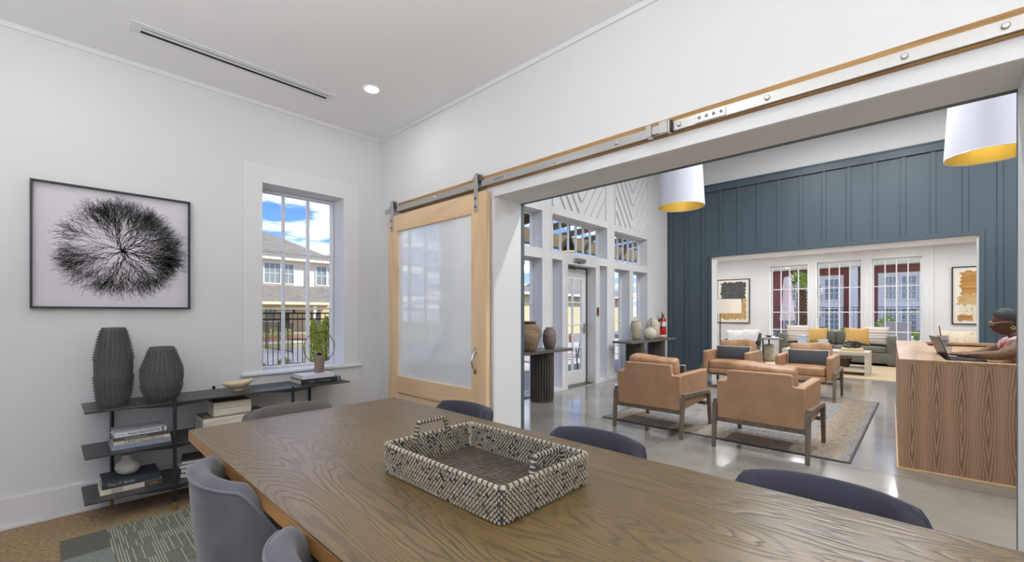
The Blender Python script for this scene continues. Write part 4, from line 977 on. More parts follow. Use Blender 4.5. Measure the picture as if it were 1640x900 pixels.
def jar(name, label, x, y, z, prof, m, handle=None, k=40, group='clay vases on the consoles'):
    t = thing(name, label, 'vase', (x, y, z), group=group)
    r, h = prof[-1]; b = MB(); b.lathe([(.001, 0)]+prof+[(r-.012, h), (r-.014, h-.06), (.001, h-.07)], c=(x, y, z), k=k, cap=False); b.build('body', m, t, smooth='all')
    if handle:
        b = MB(); b.tube([(x+p[0], y+p[1], z+p[2]) for p in handle], .013, 8); b.build('handle', m, t, smooth='all')
    return t
cz = .7755
M['tanclay'] = mat('tan_clay', lin(150,126,98), .75, col2=lin(120,98,76), scale=7, stretch=(.3,.3,2.5), bump=.2)
M['mauve'] = mat('mauve_clay', lin(140,124,118), .75, col2=lin(112,98,96), scale=14, stretch=(.2,.2,3), bump=.25)
M['bone'] = mat('bone_clay', lin(196,186,166), .75, col2=lin(176,164,142), scale=14, stretch=(.3,.3,2), bump=.2)
M['chalk'] = mat('chalk_clay', lin(210,202,186), .7, col2=lin(196,188,170), scale=8, bump=.1)
jar('clay_jar', 'large tan clay jar with a flared neck behind the smooth tan pot', 4.86, 4.25, cz, [(.10,0),(.155,.10),(.195,.22),(.19,.29),(.145,.35),(.10,.385),(.095,.40),(.125,.42)], M['tanclay'])
jar('clay_jar', 'smooth tan clay pot cut by the opening jamb', 4.60, 4.01, cz, [(.08,0),(.125,.08),(.148,.17),(.136,.24),(.09,.285),(.072,.295)], M['tanclay'])
jar('clay_jar', 'mauve grey ridged clay jar at the right end of the left console', 5.20, 4.12, cz, [(.065,0),(.09,.05),(.104,.11),(.104,.21),(.088,.28),(.056,.305),(.06,.325)], M['mauve'])
jar('clay_jar', 'tall pale clay cylinder vase on the console near the blue wall', 8.20, 4.25, cz, [(.075,0),(.092,.05),(.112,.20),(.112,.29),(.094,.345),(.09,.37),(.095,.38)], M['bone'])
jar('clay_jar', 'small cream ball vase in front of the pale clay vases', 8.31, 4.005, cz, [(.065,0),(.115,.06),(.135,.125),(.115,.19),(.06,.235),(.05,.245),(.056,.255)], M['chalk'])
jar('clay_jug', 'large chalk white jug with a loop handle on the console near the blue wall', 8.96, 4.25, cz, [(.08,0),(.115,.08),(.146,.22),(.142,.31),(.10,.39),(.058,.42),(.062,.44)], M['chalk'], handle=[(-.055,-.02,.43), (-.10,-.04,.43), (-.15,-.06,.38), (-.16,-.06,.31), (-.135,-.05,.25)])
jar('clay_jar', 'bone coloured egg shaped jar in front of the large jug', 8.62, 4.05, cz, [(.06,0),(.09,.06),(.108,.15),(.096,.22),(.058,.275),(.046,.285),(.05,.29)], M['bone'])
# ---- fire extinguisher on its wall bracket
ex_, ey_, ez = 9.66, YC-.105, .77
t = thing('fire_extinguisher', 'red fire extinguisher hung in the corner of the blue wall', 'fire extinguisher', (ex_, YC, ez))
red = mat('extinguisher_red', lin(196,34,22), .3)
b = MB(); b.lathe([(.05,0),(.07,.008),(.075,.03),(.075,.36),(.062,.41),(.03,.44),(.022,.47)], c=(ex_, ey_, ez), k=28); b.build('cylinder', red, t, smooth=True)
b = MB(); b.lathe([(.0765,.24),(.0765,.35)], c=(ex_, ey_, ez), k=28, cap=False); b.build('label_band', M['paper'], t, smooth=True)
b = MB(); b.lathe([(.0765,.01),(.0765,.045)], c=(ex_, ey_, ez), k=28, cap=False); b.build('base_band', M['paper'], t, smooth=True)
b = MB(); b.box(ex_-.02, ey_-.02, ez+.47, ex_+.02, ey_+.02, ez+.51); b.bar((ex_, ey_, ez+.50), (ex_-.11, ey_-.03, ez+.50), .02, .012); b.bar((ex_, ey_, ez+.52), (ex_-.12, ey_-.03, ez+.555), .02, .012); b.build('valve_handle', M['black'], t)
b = MB(); b.tube([(ex_-.02, ey_, ez+.49), (ex_-.07, ey_-.02, ez+.47), (ex_-.095, ey_-.02, ez+.40), (ex_-.095, ey_-.01, ez+.2)], .011, 8); b.build('hose', M['black'], t, smooth='all')
b = MB(); b.box(ex_-.03, YC-.03, ez+.1, ex_+.03, YC, ez+.4); b.build('bracket', M['black'], t)

# ---- reception desk
RZ = math.radians(2.2)
t = thing('reception_desk', 'walnut reception desk with a pale ledge and a lower work surface', 'desk', (4.93, .145, 0), RZ)
DZ, WZ = .93, .885; L = 3.32; ylo = -2.6
def B_(name, m, *bx, bev=.002, par=None):
    b = MB()
    for q in bx: b.box(*q)
    return b.build(name, m, par or t, bevel=bev, world=False)
B_('front_panel', M['veneer'], (0, ylo, .018, .035, -.002, DZ-.03))
B_('side_panel', M['veneer'], (.037, -.035, .018, L, 0, DZ-.03))
B_('ledge', M['walnut'], (0, -.29, DZ-.03, L, 0, DZ), (0, ylo, DZ-.03, .10, -.29, DZ))
B_('inner_panel', M['walnut'], (.037, -.285, .018, L-.03, -.27, DZ-.03))
B_('end_panel', M['walnut'], (L-.035, ylo, .018, L, -.036, DZ-.03)); B_('end_ledge', M['walnut'], (L-.16, ylo, DZ-.03, L, -.292, DZ))
B_('work_surface', M['walnut'], (.037, -.84, WZ-.03, L-.036, -.287, WZ))
B_('support_panel', M['walnut'], (.037, -.82, .018, .06, -.30, WZ-.03), (L-.06, -.82, .018, L-.036, -.30, WZ-.03))
B_('toe_strip', M['maple'], (-.014, ylo, 0, 0, .012, .02), (0, 0, 0, L, .012, .02), (0, ylo, 0, .03, 0, .018))
def on_desk(x, y, z=0): v = Matrix.Translation((4.93, .145, 0)) @ Matrix.Rotation(RZ, 4, 'Z') @ Vector((x, y, z)); return v
# ---- laptop, cup of pens, water bottle
lp = on_desk(.86, -.335, WZ)
t = thing('laptop', 'open grey laptop on the reception desk work surface', 'laptop', lp, RZ+.15)
grey = mat('laptop_grey', lin(92,94,100), .35, .6)
b = MB(); b.box(-.17, -.235, 0, .17, 0, .016); b.build('keyboard_base', grey, t, bevel=.004, world=False)
b = MB(); R = Matrix.Rotation(math.radians(-20), 4, 'X'); b.box(-.17, -.004, .016, .17, .004, .225, M=R); s_ = b.build('screen_lid', grey, t, bevel=.003, world=False)
b = MB(); b.box(-.155, -.0055, .03, .155, -.0042, .215, M=R); b.build('display', mat('dark_screen', (.02,.02,.025), .15), s_, world=False)
b = MB(); b.box(-.15, -.12, .016, .15, -.02, .0175); b.build('keys', M['black'], t, world=False)
c = on_desk(2.98, -.45, WZ); t = thing('pen_cup', 'grey cup holding a red pen behind the laptop', 'cup', c)
b = MB(); b.lathe([(.001,0),(.042,0),(.055,.14),(.05,.14),(.039,.01),(.001,.01)], c=c, k=28, cap=False); b.build('cup_body', mat('grey_cup', lin(150,148,150), .5), t, smooth=True)
t = thing('pen', 'red pen standing in the grey cup behind the laptop', 'pen', c+Vector((0,0,.012)))
b = MB(); b.tube([c+Vector((.0,0,.012)), c+Vector((-.03,.03,.25))], .006, 8); b.build('barrel', mat('red_pen', lin(150,40,36), .4), t, smooth=True)
b = MB(); b.tube([c+Vector((-.03,.03,.25)), c+Vector((-.032,.032,.27))], .004, 8); b.build('tip', M['black'], t, smooth=True)
c = on_desk(1.00, -.345, WZ); c = on_desk(1.18, -.35, WZ); t = thing('glass_jar', 'small clear glass jar behind the laptop screen', 'jar', c)
b = MB(); b.lathe([(.001,0),(.045,0),(.055,.03),(.055,.10),(.04,.13),(.03,.135),(.03,.15)], c=c, k=24, cap=False); b.build('jar_body', glass('jar_glass', (.80,.84,.88), 2.0), t, smooth='all')
b = MB(); b.lathe([(.001,.15),(.034,.15),(.034,.17),(.001,.17)], c=c, k=20, cap=False); b.build('lid', M['steel'], t, smooth=True)

# ================================================================ SITTING ROOM THINGS
M['sisal'] = mat('sisal', lin(196,176,146), .95, col2=lin(176,156,126), scale=120, bump=.3)
b = MB(); b.box(11.1, -.25, 0, 14.6, 4.6, .010); tag(b.build('sisal_rug', M['sisal']), 'pale tan sisal rug under the sofa and coffee table', 'rug')
M['sofa'] = mat('grey_olive_velvet', lin(98,96,88), .7, col2=lin(112,110,100), scale=5, sheen=.4)
t = thing('grey_sofa', 'long grey velvet sofa under the sitting room windows', 'sofa', (14.35, 1.67, .01))
sx0, sx1, sy0, sy1 = 13.95, 14.82, .45, 2.92
b = MB(); b.rbox((sx1-sx0)/2, (sy1-sy0)/2, .13, .02, ((sx0+sx1)/2, (sy0+sy1)/2, .20), n=6); b.build('base', M['sofa'], t, smooth='all')
for k, y in enumerate((sy0, sy1)): b = MB(); yc = y+(.09 if k == 0 else -.09); b.rbox((sx1-sx0)/2, .09, .365, .04, ((sx0+sx1)/2, yc, .395), n=8); b.build('arm', M['sofa'], t, smooth='all')
b = MB(); b.rbox(.12, (sy1-sy0)/2-.18, .38, .05, (sx1-.12, (sy0+sy1)/2, .45), n=8); b.build('back_frame', M['sofa'], t, smooth='all')
wy = (sy1-sy0-.36)/2
for k in range(2):
    yc = sy0+.18+wy*(k+.5)
    b = MB(); b.rbox(.36, wy/2-.004, .075, .04, (sx0+.37, yc, .405), n=8, crown=.012); b.build('seat_cushion', M['sofa'], t, smooth='all')
for k in range(4):
    yc = sy0+.18+wy*(k+.5)/2
    b = MB(); b.rbox(.085, wy/4-.004, .19, .06, (sx1-.30, yc, .665), n=8); b.build('back_cushion', M['sofa'], t, smooth='all')
for x in (sx0+.07, sx1-.07):
    for y in (sy0+.08, sy1-.08): b = MB(); b.lathe([(.018,0),(.026,.07)], c=(x, y, .01), k=10); b.build('leg', M['black'], t)
M['yellow'] = mat('mustard_linen', lin(196,158,96), .9, col2=lin(180,142,80), scale=40, bump=.15)
m, n_, l_, bs = NT('striped_linen'); bs.inputs['Roughness'].default_value = .9
tcx = n_.new('ShaderNodeTexCoord'); spx = n_.new('ShaderNodeSeparateXYZ'); l_.new(tcx.outputs['Object'], spx.inputs[0])
rr = n_.new('ShaderNodeValToRGB'); rr.color_ramp.interpolation = 'CONSTANT'; mr = n_.new('ShaderNodeMapRange'); mr.inputs['From Min'].default_value = -.27; mr.inputs['From Max'].default_value = .27
l_.new(spx.outputs['Z'], mr.inputs[0]); l_.new(mr.outputs[0], rr.inputs[0]); cs = lin(200,188,180); dk = lin(84,78,82); md = lin(168,154,150)
E_ = rr.color_ramp.elements; E_[0].color = md; E_[0].position = 0; E_[1].position = .14; E_[1].color = cs
for p, c in ((.24, md), (.27, cs), (.36, dk), (.39, cs), (.50, md), (.53, cs), (.62, dk), (.65, cs), (.76, md), (.79, cs), (.9, md)): q = E_.new(p); q.color = c
l_.new(rr.outputs[0], bs.inputs['Base Color']); M['stripe'] = m
M['whitefab'] = mat('white_linen', lin(224,222,222), .9, col2=lin(208,206,206), scale=14, bump=.1)
M['creamfab'] = mat('cream_linen', lin(224,214,194), .9, col2=lin(208,196,174), scale=20, bump=.15)
def cushion(x, y, z, w, h, th, rz, tilt, m, label, name='throw_pillow', group=None):
    t = thing(name, label, 'pillow', (x, y, z), rz, group)
    b = MB(); b.pillow(w, h, th, M=Matrix.Translation((0, 0, h/2)) @ Matrix.Rotation(math.radians(tilt), 4, 'X')); b.v = [(a, bb, c-0) for a, bb, c in b.v]; o = b.build('cover', m, t, smooth='all', world=False)
    for v in o.data.vertices: pass
    o.location = (0, 0, h/2); 
    for v in o.data.vertices: v.co.z -= h/2
    return t
G2 = 'pillows on the grey sofa'; q = -PI/2
cushion(14.27, .87, .49, .56, .50, .17, q-.12, -18, M['stripe'], 'striped grey pillow at the desk end of the grey sofa', group=G2)
cushion(14.20, 1.22, .49, .52, .46, .17, q+.1, -20, M['yellow'], 'mustard yellow pillow beside the striped pillow at the desk end', group=G2)
cushion(14.24, 2.10, .49, .52, .44, .17, q+.05, -20, M['yellow'], 'mustard yellow pillow beside the striped pillow at the far sofa end', group=G2)
cushion(14.20, 2.50, .49, .58, .52, .17, q+.05, -18, M['stripe'], 'striped grey pillow at the far end of the grey sofa', group=G2)
# ---- coffee table with its things
M['oat'] = wood('bleached_oak', lin(186,174,156), lin(208,198,180), lin(166,152,132), rough=.55, along='y', freq=20, scl=4, squash=.1, bump=.1, line_amt=.4)
t = thing('coffee_table', 'bleached oak waterfall coffee table with a low shelf', 'table', (11.9, 1.55, .01))
b = MB(); b.box(11.55, .80, .43, 12.25, 2.35, .50); b.build('top', M['oat'], t, bevel=.004)
for y in (.80, 2.28): b = MB(); b.box(11.55, y, .01, 12.25, y+.07, .43); b.build('leg', M['oat'], t, bevel=.004)
b = MB(); b.box(11.57, .87, .12, 12.23, 2.28, .15); b.build('shelf', M['oat'], t, bevel=.003)
for k, (z, w, cc, lab) in enumerate(((.5005, .40, lin(196,172,128), 'tan book at the bottom of the coffee table pair'), (.5308, .37, lin(214,196,160), 'sand coloured book on top of the coffee table pair'))):
    book(lab, 11.85, 1.10, z, w, .28, .030, cc, rz=-PI/2+.08, group='books on the coffee table')
t = thing('knot_sculpture', 'black knotted link sculpture on the coffee table books', 'sculpture', (11.86, 1.10, .561))
b = MB()
pts = []
for k in range(60):
    a = 2*PI*k/60; pts.append((11.86+.05*math.sin(2*a), 1.10+.11*math.cos(a)+.03*math.cos(3*a), .561+.095+.06*math.sin(a)+.018*math.sin(3*a)))
zmin = min(p[2] for p in pts); b.tube([(p[0], p[1], p[2]-zmin+.561+.024) for p in pts], .024, 10, closed=True); b.build('link', mat('black_ceramic', (.018,.018,.02), .25), t, smooth='all')
b = MB(); b.tube([(11.83+.04*math.cos(k*PI/14), 1.06+.0*k, .561+.075+.055*math.sin(k*PI/14)) for k in range(28)], .018, 10, closed=True); b.build('small_link', bpy.data.materials['black_ceramic'], t, smooth='all')
M['bluegl'] = mat('blue_glass', lin(208,228,246), .12, spec=.8); M['bluegl'].node_tree.nodes['Principled BSDF'].inputs['Transmission Weight'].default_value = .25
for (x, y, s, hh, lab) in ((11.95, 1.62, .17, .22, 'pale blue glass box on the coffee table, nearer the books'), (12.0, 2.02, .17, .30, 'pale blue glass box on the coffee table, farther from the books')):
    t = thing('glass_box', lab, 'vase', (x, y, .5005), group='pale blue glass boxes')
    b = MB(); b.box(x-s/2, y-s/2, .5005, x+s/2, y+s/2, .5005+hh); b.build('walls', M['bluegl'], t, bevel=.006)
    b = MB(); b.box(x-s/2+.01, y-s/2+.01, .503, x+s/2-.01, y+s/2-.01, .52); b.build('base', mat('blue_glass_base', lin(170,200,222), .1), t)
t = thing('basket', 'dark woven basket on the coffee table shelf', 'basket', (11.85, 1.25, .1505))
b = MB(); b.lathe([(.001,0),(.10,0),(.15,.20),(.142,.20),(.093,.01),(.001,.01)], c=(11.85, 1.25, .1505), k=32, cap=False, rf=lambda r, z, j: r*(1+.02*(j % 2))); b.build('body', mat('basket_brown', lin(92,74,60), .8, col2=lin(60,48,40), scale=40, stretch=(1,1,3), bump=.4), t)
b = MB(); b.tube([(11.85+.148*math.cos(k*PI/16), 1.25+.148*math.sin(k*PI/16), .352) for k in range(32)], .008, 6, closed=True); b.build('rim', M['creamfab'], t, smooth='all')
# ---- side table with books
t = thing('side_table', 'round black side table on a pale stone drum base', 'side table', (13.35, 3.02, .0105)); cx, cy = 13.35, 3.02
b = MB(); b.lathe([(.001,0),(.115,0),(.135,.10),(.14,.25),(.125,.42),(.10,.46),(.001,.46)], c=(cx, cy, .0105), k=28, cap=False); b.build('stone_base', mat('pale_stone', lin(178,170,158), .7, col2=lin(150,142,130), scale=7), t, smooth='all')
b = MB(); b.tube([(cx, cy, .46), (cx, cy, .615)], .018, 12); b.build('stem', M['black'], t, smooth=True)
b = MB(); b.lathe([(.001,.612),(.33,.612),(.335,.62),(.33,.632),(.001,.632)], c=(cx, cy, 0), k=40, cap=False); b.build('top', M['steeldark'], t, smooth=True)
book('white book lying on the round side table', cx, cy, .6325, .34, .26, .028, lin(206,202,196), rz=-PI/2+.2)
t = thing('small_bowl', 'small dark bowl on the side table book', 'bowl', (cx, cy, .661))
b = MB(); b.lathe([(.001,0),(.05,0),(.13,.045),(.125,.05),(.05,.015),(.001,.012)], c=(cx, cy, .661), k=28, cap=False, sy=.7); b.build('body', M['steeldark'], t, smooth='all')
# ---- accent chair with two white pillows, floor lamp
t = thing('accent_chair', 'low charcoal accent chair with bent metal arms behind the leather armchairs', 'armchair', (12.45, 3.42, .0105)); ax, ay = 12.45, 3.42
dkf = mat('charcoal_weave', lin(72,74,70), .8)
b = MB(); b.rbox(.33, .34, .07, .03, (ax, ay, .40), n=6, crown=.01); b.build('seat', dkf, t, smooth='all')
b = MB(); b.rbox(.05, .34, .20, .04, n=6, M=Matrix.Translation((ax+.36, ay, .60)) @ Matrix.Rotation(.22, 4, 'Y')); b.build('backrest', dkf, t, smooth='all')
for s in (-1, 1):
    y = ay+s*.38; b = MB(); b.tube([(ax-.30, y, .012), (ax-.33, y, .50), (ax-.28, y, .60), (ax+.20, y, .64), (ax+.36, y, .62), (ax+.42, y, .012)], .018, 8); b.build('arm', M['black'], t, smooth='all')
for x in (ax-.3, ax+.3): b = MB(); b.tube([(x, ay-.38, .33), (x, ay+.38, .33)], .014, 8); b.build('stretcher', M['black'], t, smooth='all')
cushion(ax+.06, ay+.20, .485, .44, .40, .15, -PI/2+.35, -22, M['whitefab'], 'white pillow standing at the lamp end of the accent chair', group='white pillows on the accent chair')
cushion(ax+.10, ay-.14, .485, .46, .42, .15, -PI/2-.35, -22, M['whitefab'], 'white pillow at the window end of the accent chair', group='white pillows on the accent chair')
t = thing('floor_lamp', 'black floor lamp with a white drum shade before the charcoal and straw painting', 'floor lamp', (13.4, 4.29, .0)); lx, ly = 13.4, 4.29
b = MB(); b.lathe([(.001,0),(.15,0),(.15,.02),(.02,.03),(.001,.03)], c=(lx, ly, 0), k=28, cap=False); b.build('base', M['black'], t, smooth=True)
b = MB(); b.tube([(lx, ly, .03), (lx, ly, 1.75)], .014, 10); b.build('pole', M['black'], t, smooth=True)
b = MB(); b.tube([(lx, ly, 1.62), (lx, ly-.18, 1.62)], .009, 8); b.build('arm', M['black'], t, smooth=True)
M['lampsh'] = mat('lamp_shade_linen', lin(236,228,214), .9)
b = MB(); b.lathe([(.36,0),(.36,.40),(.352,.40),(.352,0)], c=(lx, ly-.2, 1.31), k=48, cap=False); b.build('lamp_shade', M['lampsh'], t, smooth=True)
# ---- paintings on the sitting room wall
def painting(name, label, y0, y1, z0, z1, paint):
    t = thing(name, label, 'picture', (XE, (y0+y1)/2, z0)); x1 = XE; w = .022
    b = MB(); x0 = XE-.04; b.box(x0, y0, z0, x1, y0+w, z1); b.box(x0, y1-w, z0, x1, y1, z1); b.box(x0, y0+w, z0, x1, y1-w, z0+w); b.box(x0, y0+w, z1-w, x1, y1-w, z1); b.build('frame', M['black'], t)
    b = MB(); b.box(XE-.02, y0+w, z0+w, XE-.01, y1-w, z1-w); b.build('paper', mat('art_paper', lin(232,226,214), .8), t)
    rnd = random.Random(5)
    def rough(ya, yb, za, zb, m, nm, amp=.03, lift=0):
        P = []
        for k in range(14): P.append((ya+(yb-ya)*k/14, za+rnd.uniform(-amp, amp)))
        for k in range(14): P.append((yb+rnd.uniform(-amp, amp), za+(zb-za)*k/14))
        for k in range(14): P.append((yb-(yb-ya)*k/14, zb+rnd.uniform(-amp, amp)))
        for k in range(14): P.append((ya+rnd.uniform(-amp, amp), zb-(zb-za)*k/14))
        from mathutils.geometry import tessellate_polygon
        b = MB(); xf = XE-.0215-lift; N = len(P); tri = tessellate_polygon([[Vector((p[0], p[1], 0)) for p in P]])
        b.add([(xf, p[0], p[1]) for p in P]+[(XE-.02, p[0], p[1]) for p in P], [tuple(q) for q in tri]+[(i, (i+1) % N, N+(i+1) % N, N+i) for i in range(N)]); b.build(nm, m, t)
    paint(rough, t, rnd)
M['ochre'] = mat('ochre_paint', lin(196,150,84), .8, col2=lin(160,112,56), scale=5, stretch=(1,.5,4), detail=5)
M['char'] = mat('charcoal_paint', lin(66,68,68), .8, col2=lin(84,86,84), scale=6)
def pl(rough, t, r):
    rough(4.02, 4.74, 1.72, 2.28, M['char'], 'dark_patch'); rough(4.0, 4.74, 1.12, 1.74, mat('straw_paint', lin(200,168,116), .8, col2=lin(168,132,84), scale=8, stretch=(1,5,.4)), 'straw_patch', lift=.001)
    rough(4.10, 4.70, 1.62, 1.78, M['char'], 'dark_patch_lower', lift=.0016)
painting('left_painting'.replace('left_', 'abstract_'), 'black framed abstract with a charcoal patch over straw, behind the floor lamp', 3.894, 4.853, .998, 2.385, pl)
def pr(rough, t, r):
    rough(-1.45, -.66, 1.75, 2.30, M['ochre'], 'ochre_patch'); rough(-1.42, -.62, 1.50, 1.74, mat('sand_paint', lin(206,178,130), .8, col2=lin(188,156,104), scale=5), 'sand_patch', lift=.0007)
    rough(-1.42, -.66, 1.12, 1.50, mat('bone_paint', lin(226,214,192), .8), 'bone_patch', lift=.001); rough(-.86, -.62, 1.12, 1.28, M['ochre'], 'ochre_corner', lift=.0015)
    b = MB()
    for k in range(34):
        y, z = r.uniform(-1.4, -.72), r.uniform(1.16, 1.48); h = r.uniform(.012, .035); b.bar((XE-.0235, y, z), (XE-.0235, y+r.uniform(-.01,.01), z+h), .003, r.uniform(.008,.018))
    b.build('ink_dashes', M['char'], t, kind='stuff')
painting('abstract_painting', 'black framed ochre abstract with ink dashes, right of the windows', -1.55, -.514, 1.045, 2.42, pr)
# ---- cream sofa beyond the desk
t = thing('cream_sofa', 'cream sofa under the ochre painting beyond the desk', 'sofa', (14.4, -1.35, .0)); sy0, sy1 = -2.5, -.22
b = MB(); b.rbox(.42, (sy1-sy0)/2, .13, .03, (14.43, (sy0+sy1)/2, .20), n=6); b.build('base', M['creamfab'], t, smooth='all')
for y in (sy0+.09, sy1-.09): b = MB(); b.rbox(.42, .09, .28, .05, (14.43, y, .34), n=8); b.build('arm', M['creamfab'], t, smooth='all')
b = MB(); b.rbox(.12, (sy1-sy0)/2-.2, .42, .06, (14.73, (sy0+sy1)/2, .46), n=8); b.build('backrest', M['creamfab'], t, smooth='all')
b = MB(); b.rbox(.35, (sy1-sy0)/2-.19, .07, .04, (14.33, (sy0+sy1)/2, .40), n=8, crown=.01); b.build('seat_cushion', M['creamfab'], t, smooth='all')
for x in (14.1, 14.75):
    for y in (sy0+.1, sy1-.1): b = MB(); b.lathe([(.02,0),(.028,.08)], c=(x, y, 0), k=10); b.build('leg', M['oat'], t)
M['tuft'] = mat('tufted_cream', lin(222,208,184), .9, col2=lin(196,178,150), scale=22, stretch=(1,1,2), bump=.6)
cushion(14.42, -.55, .475, .60, .44, .18, -PI/2-.05, -16, M['creamfab'], 'plain cream pillow leaning on the cream sofa back', group='pillows on the cream sofa')
cushion(14.30, -.78, .475, .72, .36, .16, -PI/2-.05, -18, M['tuft'], 'tufted cream lumbar pillow on the cream sofa', group='pillows on the cream sofa')

# ================================================================ PERSON AT THE DESK
def skin_mesh(name, joints, edges, mat_, parent, sub=2, voxel=None, extra=None):
    me = bpy.data.meshes.new(name); me.from_pydata([j[0] for j in joints], edges, [])
    o = bpy.data.objects.new(name, me); COL.objects.link(o)
    md = o.modifiers.new('skin', 'SKIN'); md.use_smooth_shade = True
    for i, j in enumerate(joints):
        sv = me.skin_vertices[0].data[i]; r = j[1]; sv.radius = (r, r) if isinstance(r, (int, float)) else r; sv.use_root = (i == 0)
    s2 = o.modifiers.new('sub', 'SUBSURF'); s2.levels = s2.render_levels = sub
    dg = bpy.context.evaluated_depsgraph_get(); ev = bpy.data.meshes.new_from_object(o.evaluated_get(dg)); 
    bpy.data.objects.remove(o)
    if extra:
        bm = bmesh.new(); bm.from_mesh(ev)
        vs = [bm.verts.new(v) for v in extra[0]]
        for f in extra[1]:
            try: bm.faces.new([vs[i] for i in f])
            except ValueError: pass
        bm.to_mesh(ev); bm.free()
    o = bpy.data.objects.new(name, ev); COL.objects.link(o); ev.materials.clear(); ev.materials.append(mat_)
    if voxel:
        r_ = o.modifiers.new('remesh', 'REMESH'); r_.mode = 'VOXEL'; r_.voxel_size = voxel; r_.use_smooth_shade = True
        sm = o.modifiers.new('smooth', 'SMOOTH'); sm.factor = .5; sm.iterations = 3
    for p in ev.polygons: p.use_smooth = True
    o.parent = parent
    return o
SK = mat('dark_brown_skin', lin(92,60,46), .42, col2=lin(102,68,52), scale=8)
KN = mat('brown_knit', lin(124,98,78), .85, col2=lin(106,82,64), scale=40, bump=.2)
TR = mat('dark_trousers', lin(40,40,46), .85)
# person local frame: faces +y, x to her right... origin on the floor under the pelvis
PX, PY = 5.90, -.80
pt = thing('person', 'person with short black hair and glasses typing at the reception desk in a brown top', 'person', (PX, PY, 0), math.radians(6))
J = []; Ed = []
def j(x, y, z, r, par=None):
    J.append(((x, y, z), r)); k = len(J)-1
    if par is not None: Ed.append((par, k))
    return k
pel = j(0, -.02, .66, .125); sp1 = j(0, .04, .80, .115, pel); sp2 = j(0, .11, .93, .12, sp1); ch_ = j(0, .165, 1.04, .10, sp2); nk = j(0, .195, 1.10, .052, ch_); hd = j(0, .222, 1.165, .05, nk)
hands = []
for s in (-1, 1):
    sh = j(s*.15, .165, 1.035, .060, ch_); el = j(s*.225, .33, .95, .042, sh)
    wr = j(s*.12, .52, .935, .026, el) if s < 0 else j(s*.13, .46, .93, .026, el)
    px, py, pz = J[wr][0]; pm = j(px-s*.008, py+.055, pz+.004, (.030, .014), wr)
    for k, (dx, L) in enumerate(((-.027, .062), (-.009, .072), (.009, .068), (.026, .054))):
        a = j(px-s*.008+dx, py+.088, pz+.006, .0085, pm); b_ = j(px-s*.008+dx*1.15, py+.088+L*.55, pz+.004, .008, a); j(px-s*.008+dx*1.2, py+.088+L*.9, pz-.016, .007, b_)
    a = j(px-s*.034, py+.045, pz, .010, pm); b_ = j(px-s*.052, py+.078, pz-.004, .009, a); j(px-s*.052, py+.10, pz-.010, .008, b_)
    hip = j(s*.095, .03, .64, .088, pel); kn = j(s*.13, .42, .62, .065, hip); an = j(s*.13, .40, .22, .042, kn); hl = j(s*.13, .40, .185, .040, an); j(s*.135, .54, .165, .028, hl)
# head: profile-shaped
hc = Vector((0, .250, 1.238)); hv = []; hf = []; NU, NV = 28, 22
for a in range(NV+1):
    ph = PI*a/NV; z = math.cos(ph); rr_ = math.sin(ph)
    for b_ in range(NU):
        th_ = 2*PI*b_/NU; x, y = rr_*math.sin(th_), rr_*math.cos(th_)     # y forward
        X, Y, Z = x*.074, y*.094, z*.118
        if Z < 0: k = -Z/.118; X *= 1-.26*k; Y = Y+.024*k*max(0, y)**.5-(.010*k if y < 0 else 0) if y > 0 else Y*(1-.16*k)
        if y > .55 and abs(x) < .5:
            fz = Z
            nose = max(0, 1-abs(x)/.22)*max(0, 1-abs(fz+.022)/.034); Y += .027*nose
            lip = max(0, 1-abs(x)/.36)*max(0, 1-abs(fz+.066)/.018); Y += .011*lip
            chin = max(0, 1-abs(x)/.4)*max(0, 1-abs(fz+.102)/.02); Y += .012*chin
            brow = max(0, 1-abs(fz-.022)/.02); Y += .004*brow
            eye = max(0, 1-abs(abs(x)-.34)/.16)*max(0, 1-abs(fz-.002)/.018); Y -= .008*eye
        hv.append(Vector((X, Y, Z)))
for a in range(NV):
    for b_ in range(NU): hf.append((a*NU+b_, (a+1)*NU+b_, (a+1)*NU+(b_+1) % NU, a*NU+(b_+1) % NU))
HR = Matrix.Rotation(math.radians(-9), 4, 'X'); HM = Matrix.Translation(hc) @ HR
for s in (-1, 1):                                                        # ears
    b0 = len(hv)
    for a in range(7):
        for b_ in range(10):
            ph, th_ = PI*a/6, 2*PI*b_/10; hv.append(Vector((s*.072+.010*math.cos(ph)*s, -.012+.020*math.sin(ph)*math.cos(th_), -.004+.032*math.sin(ph)*math.sin(th_))))
    for a in range(6):
        for b_ in range(10): hf.append((b0+a*10+b_, b0+(a+1)*10+b_, b0+(a+1)*10+(b_+1) % 10, b0+a*10+(b_+1) % 10))
body = skin_mesh('body', J, Ed, SK, pt, 2, .0055, ([HM @ v for v in hv], hf))
b = MB(); cap = []                                                       # close cropped hair with a low bun
vs = []; fs = []
for a in range(13):
    ph = PI*.60*a/12
    for b_ in range(28):
        th_ = 2*PI*b_/28; z, rr_ = math.cos(ph), math.sin(ph); y = math.cos(th_); lim = 1.0
        p = PI*a/12*(.47-.15*y+.06*max(0, -y))
        z, rr_ = math.cos(p), math.sin(p); vs.append(HM @ Vector((rr_*math.sin(th_)*.081, rr_*y*.100-.004, z*.127)))
for a in range(12):
    for b_ in range(28): fs.append((a*28+b_, (a+1)*28+b_, (a+1)*28+(b_+1) % 28, a*28+(b_+1) % 28))
b.add(vs, fs); b.lathe([(.001,-.045),(.03,-.038),(.045,0),(.03,.038),(.001,.045)], c=HM @ Vector((0, -.115, -.01)), k=16, cap=False)
b.build('hair', mat('black_hair', (.012,.011,.012), .55, bump=.5, bscale=120), pt, smooth='all', world=False)
gm = mat('clear_gold_rim', lin(206,184,150), .25, .4)
b = MB()
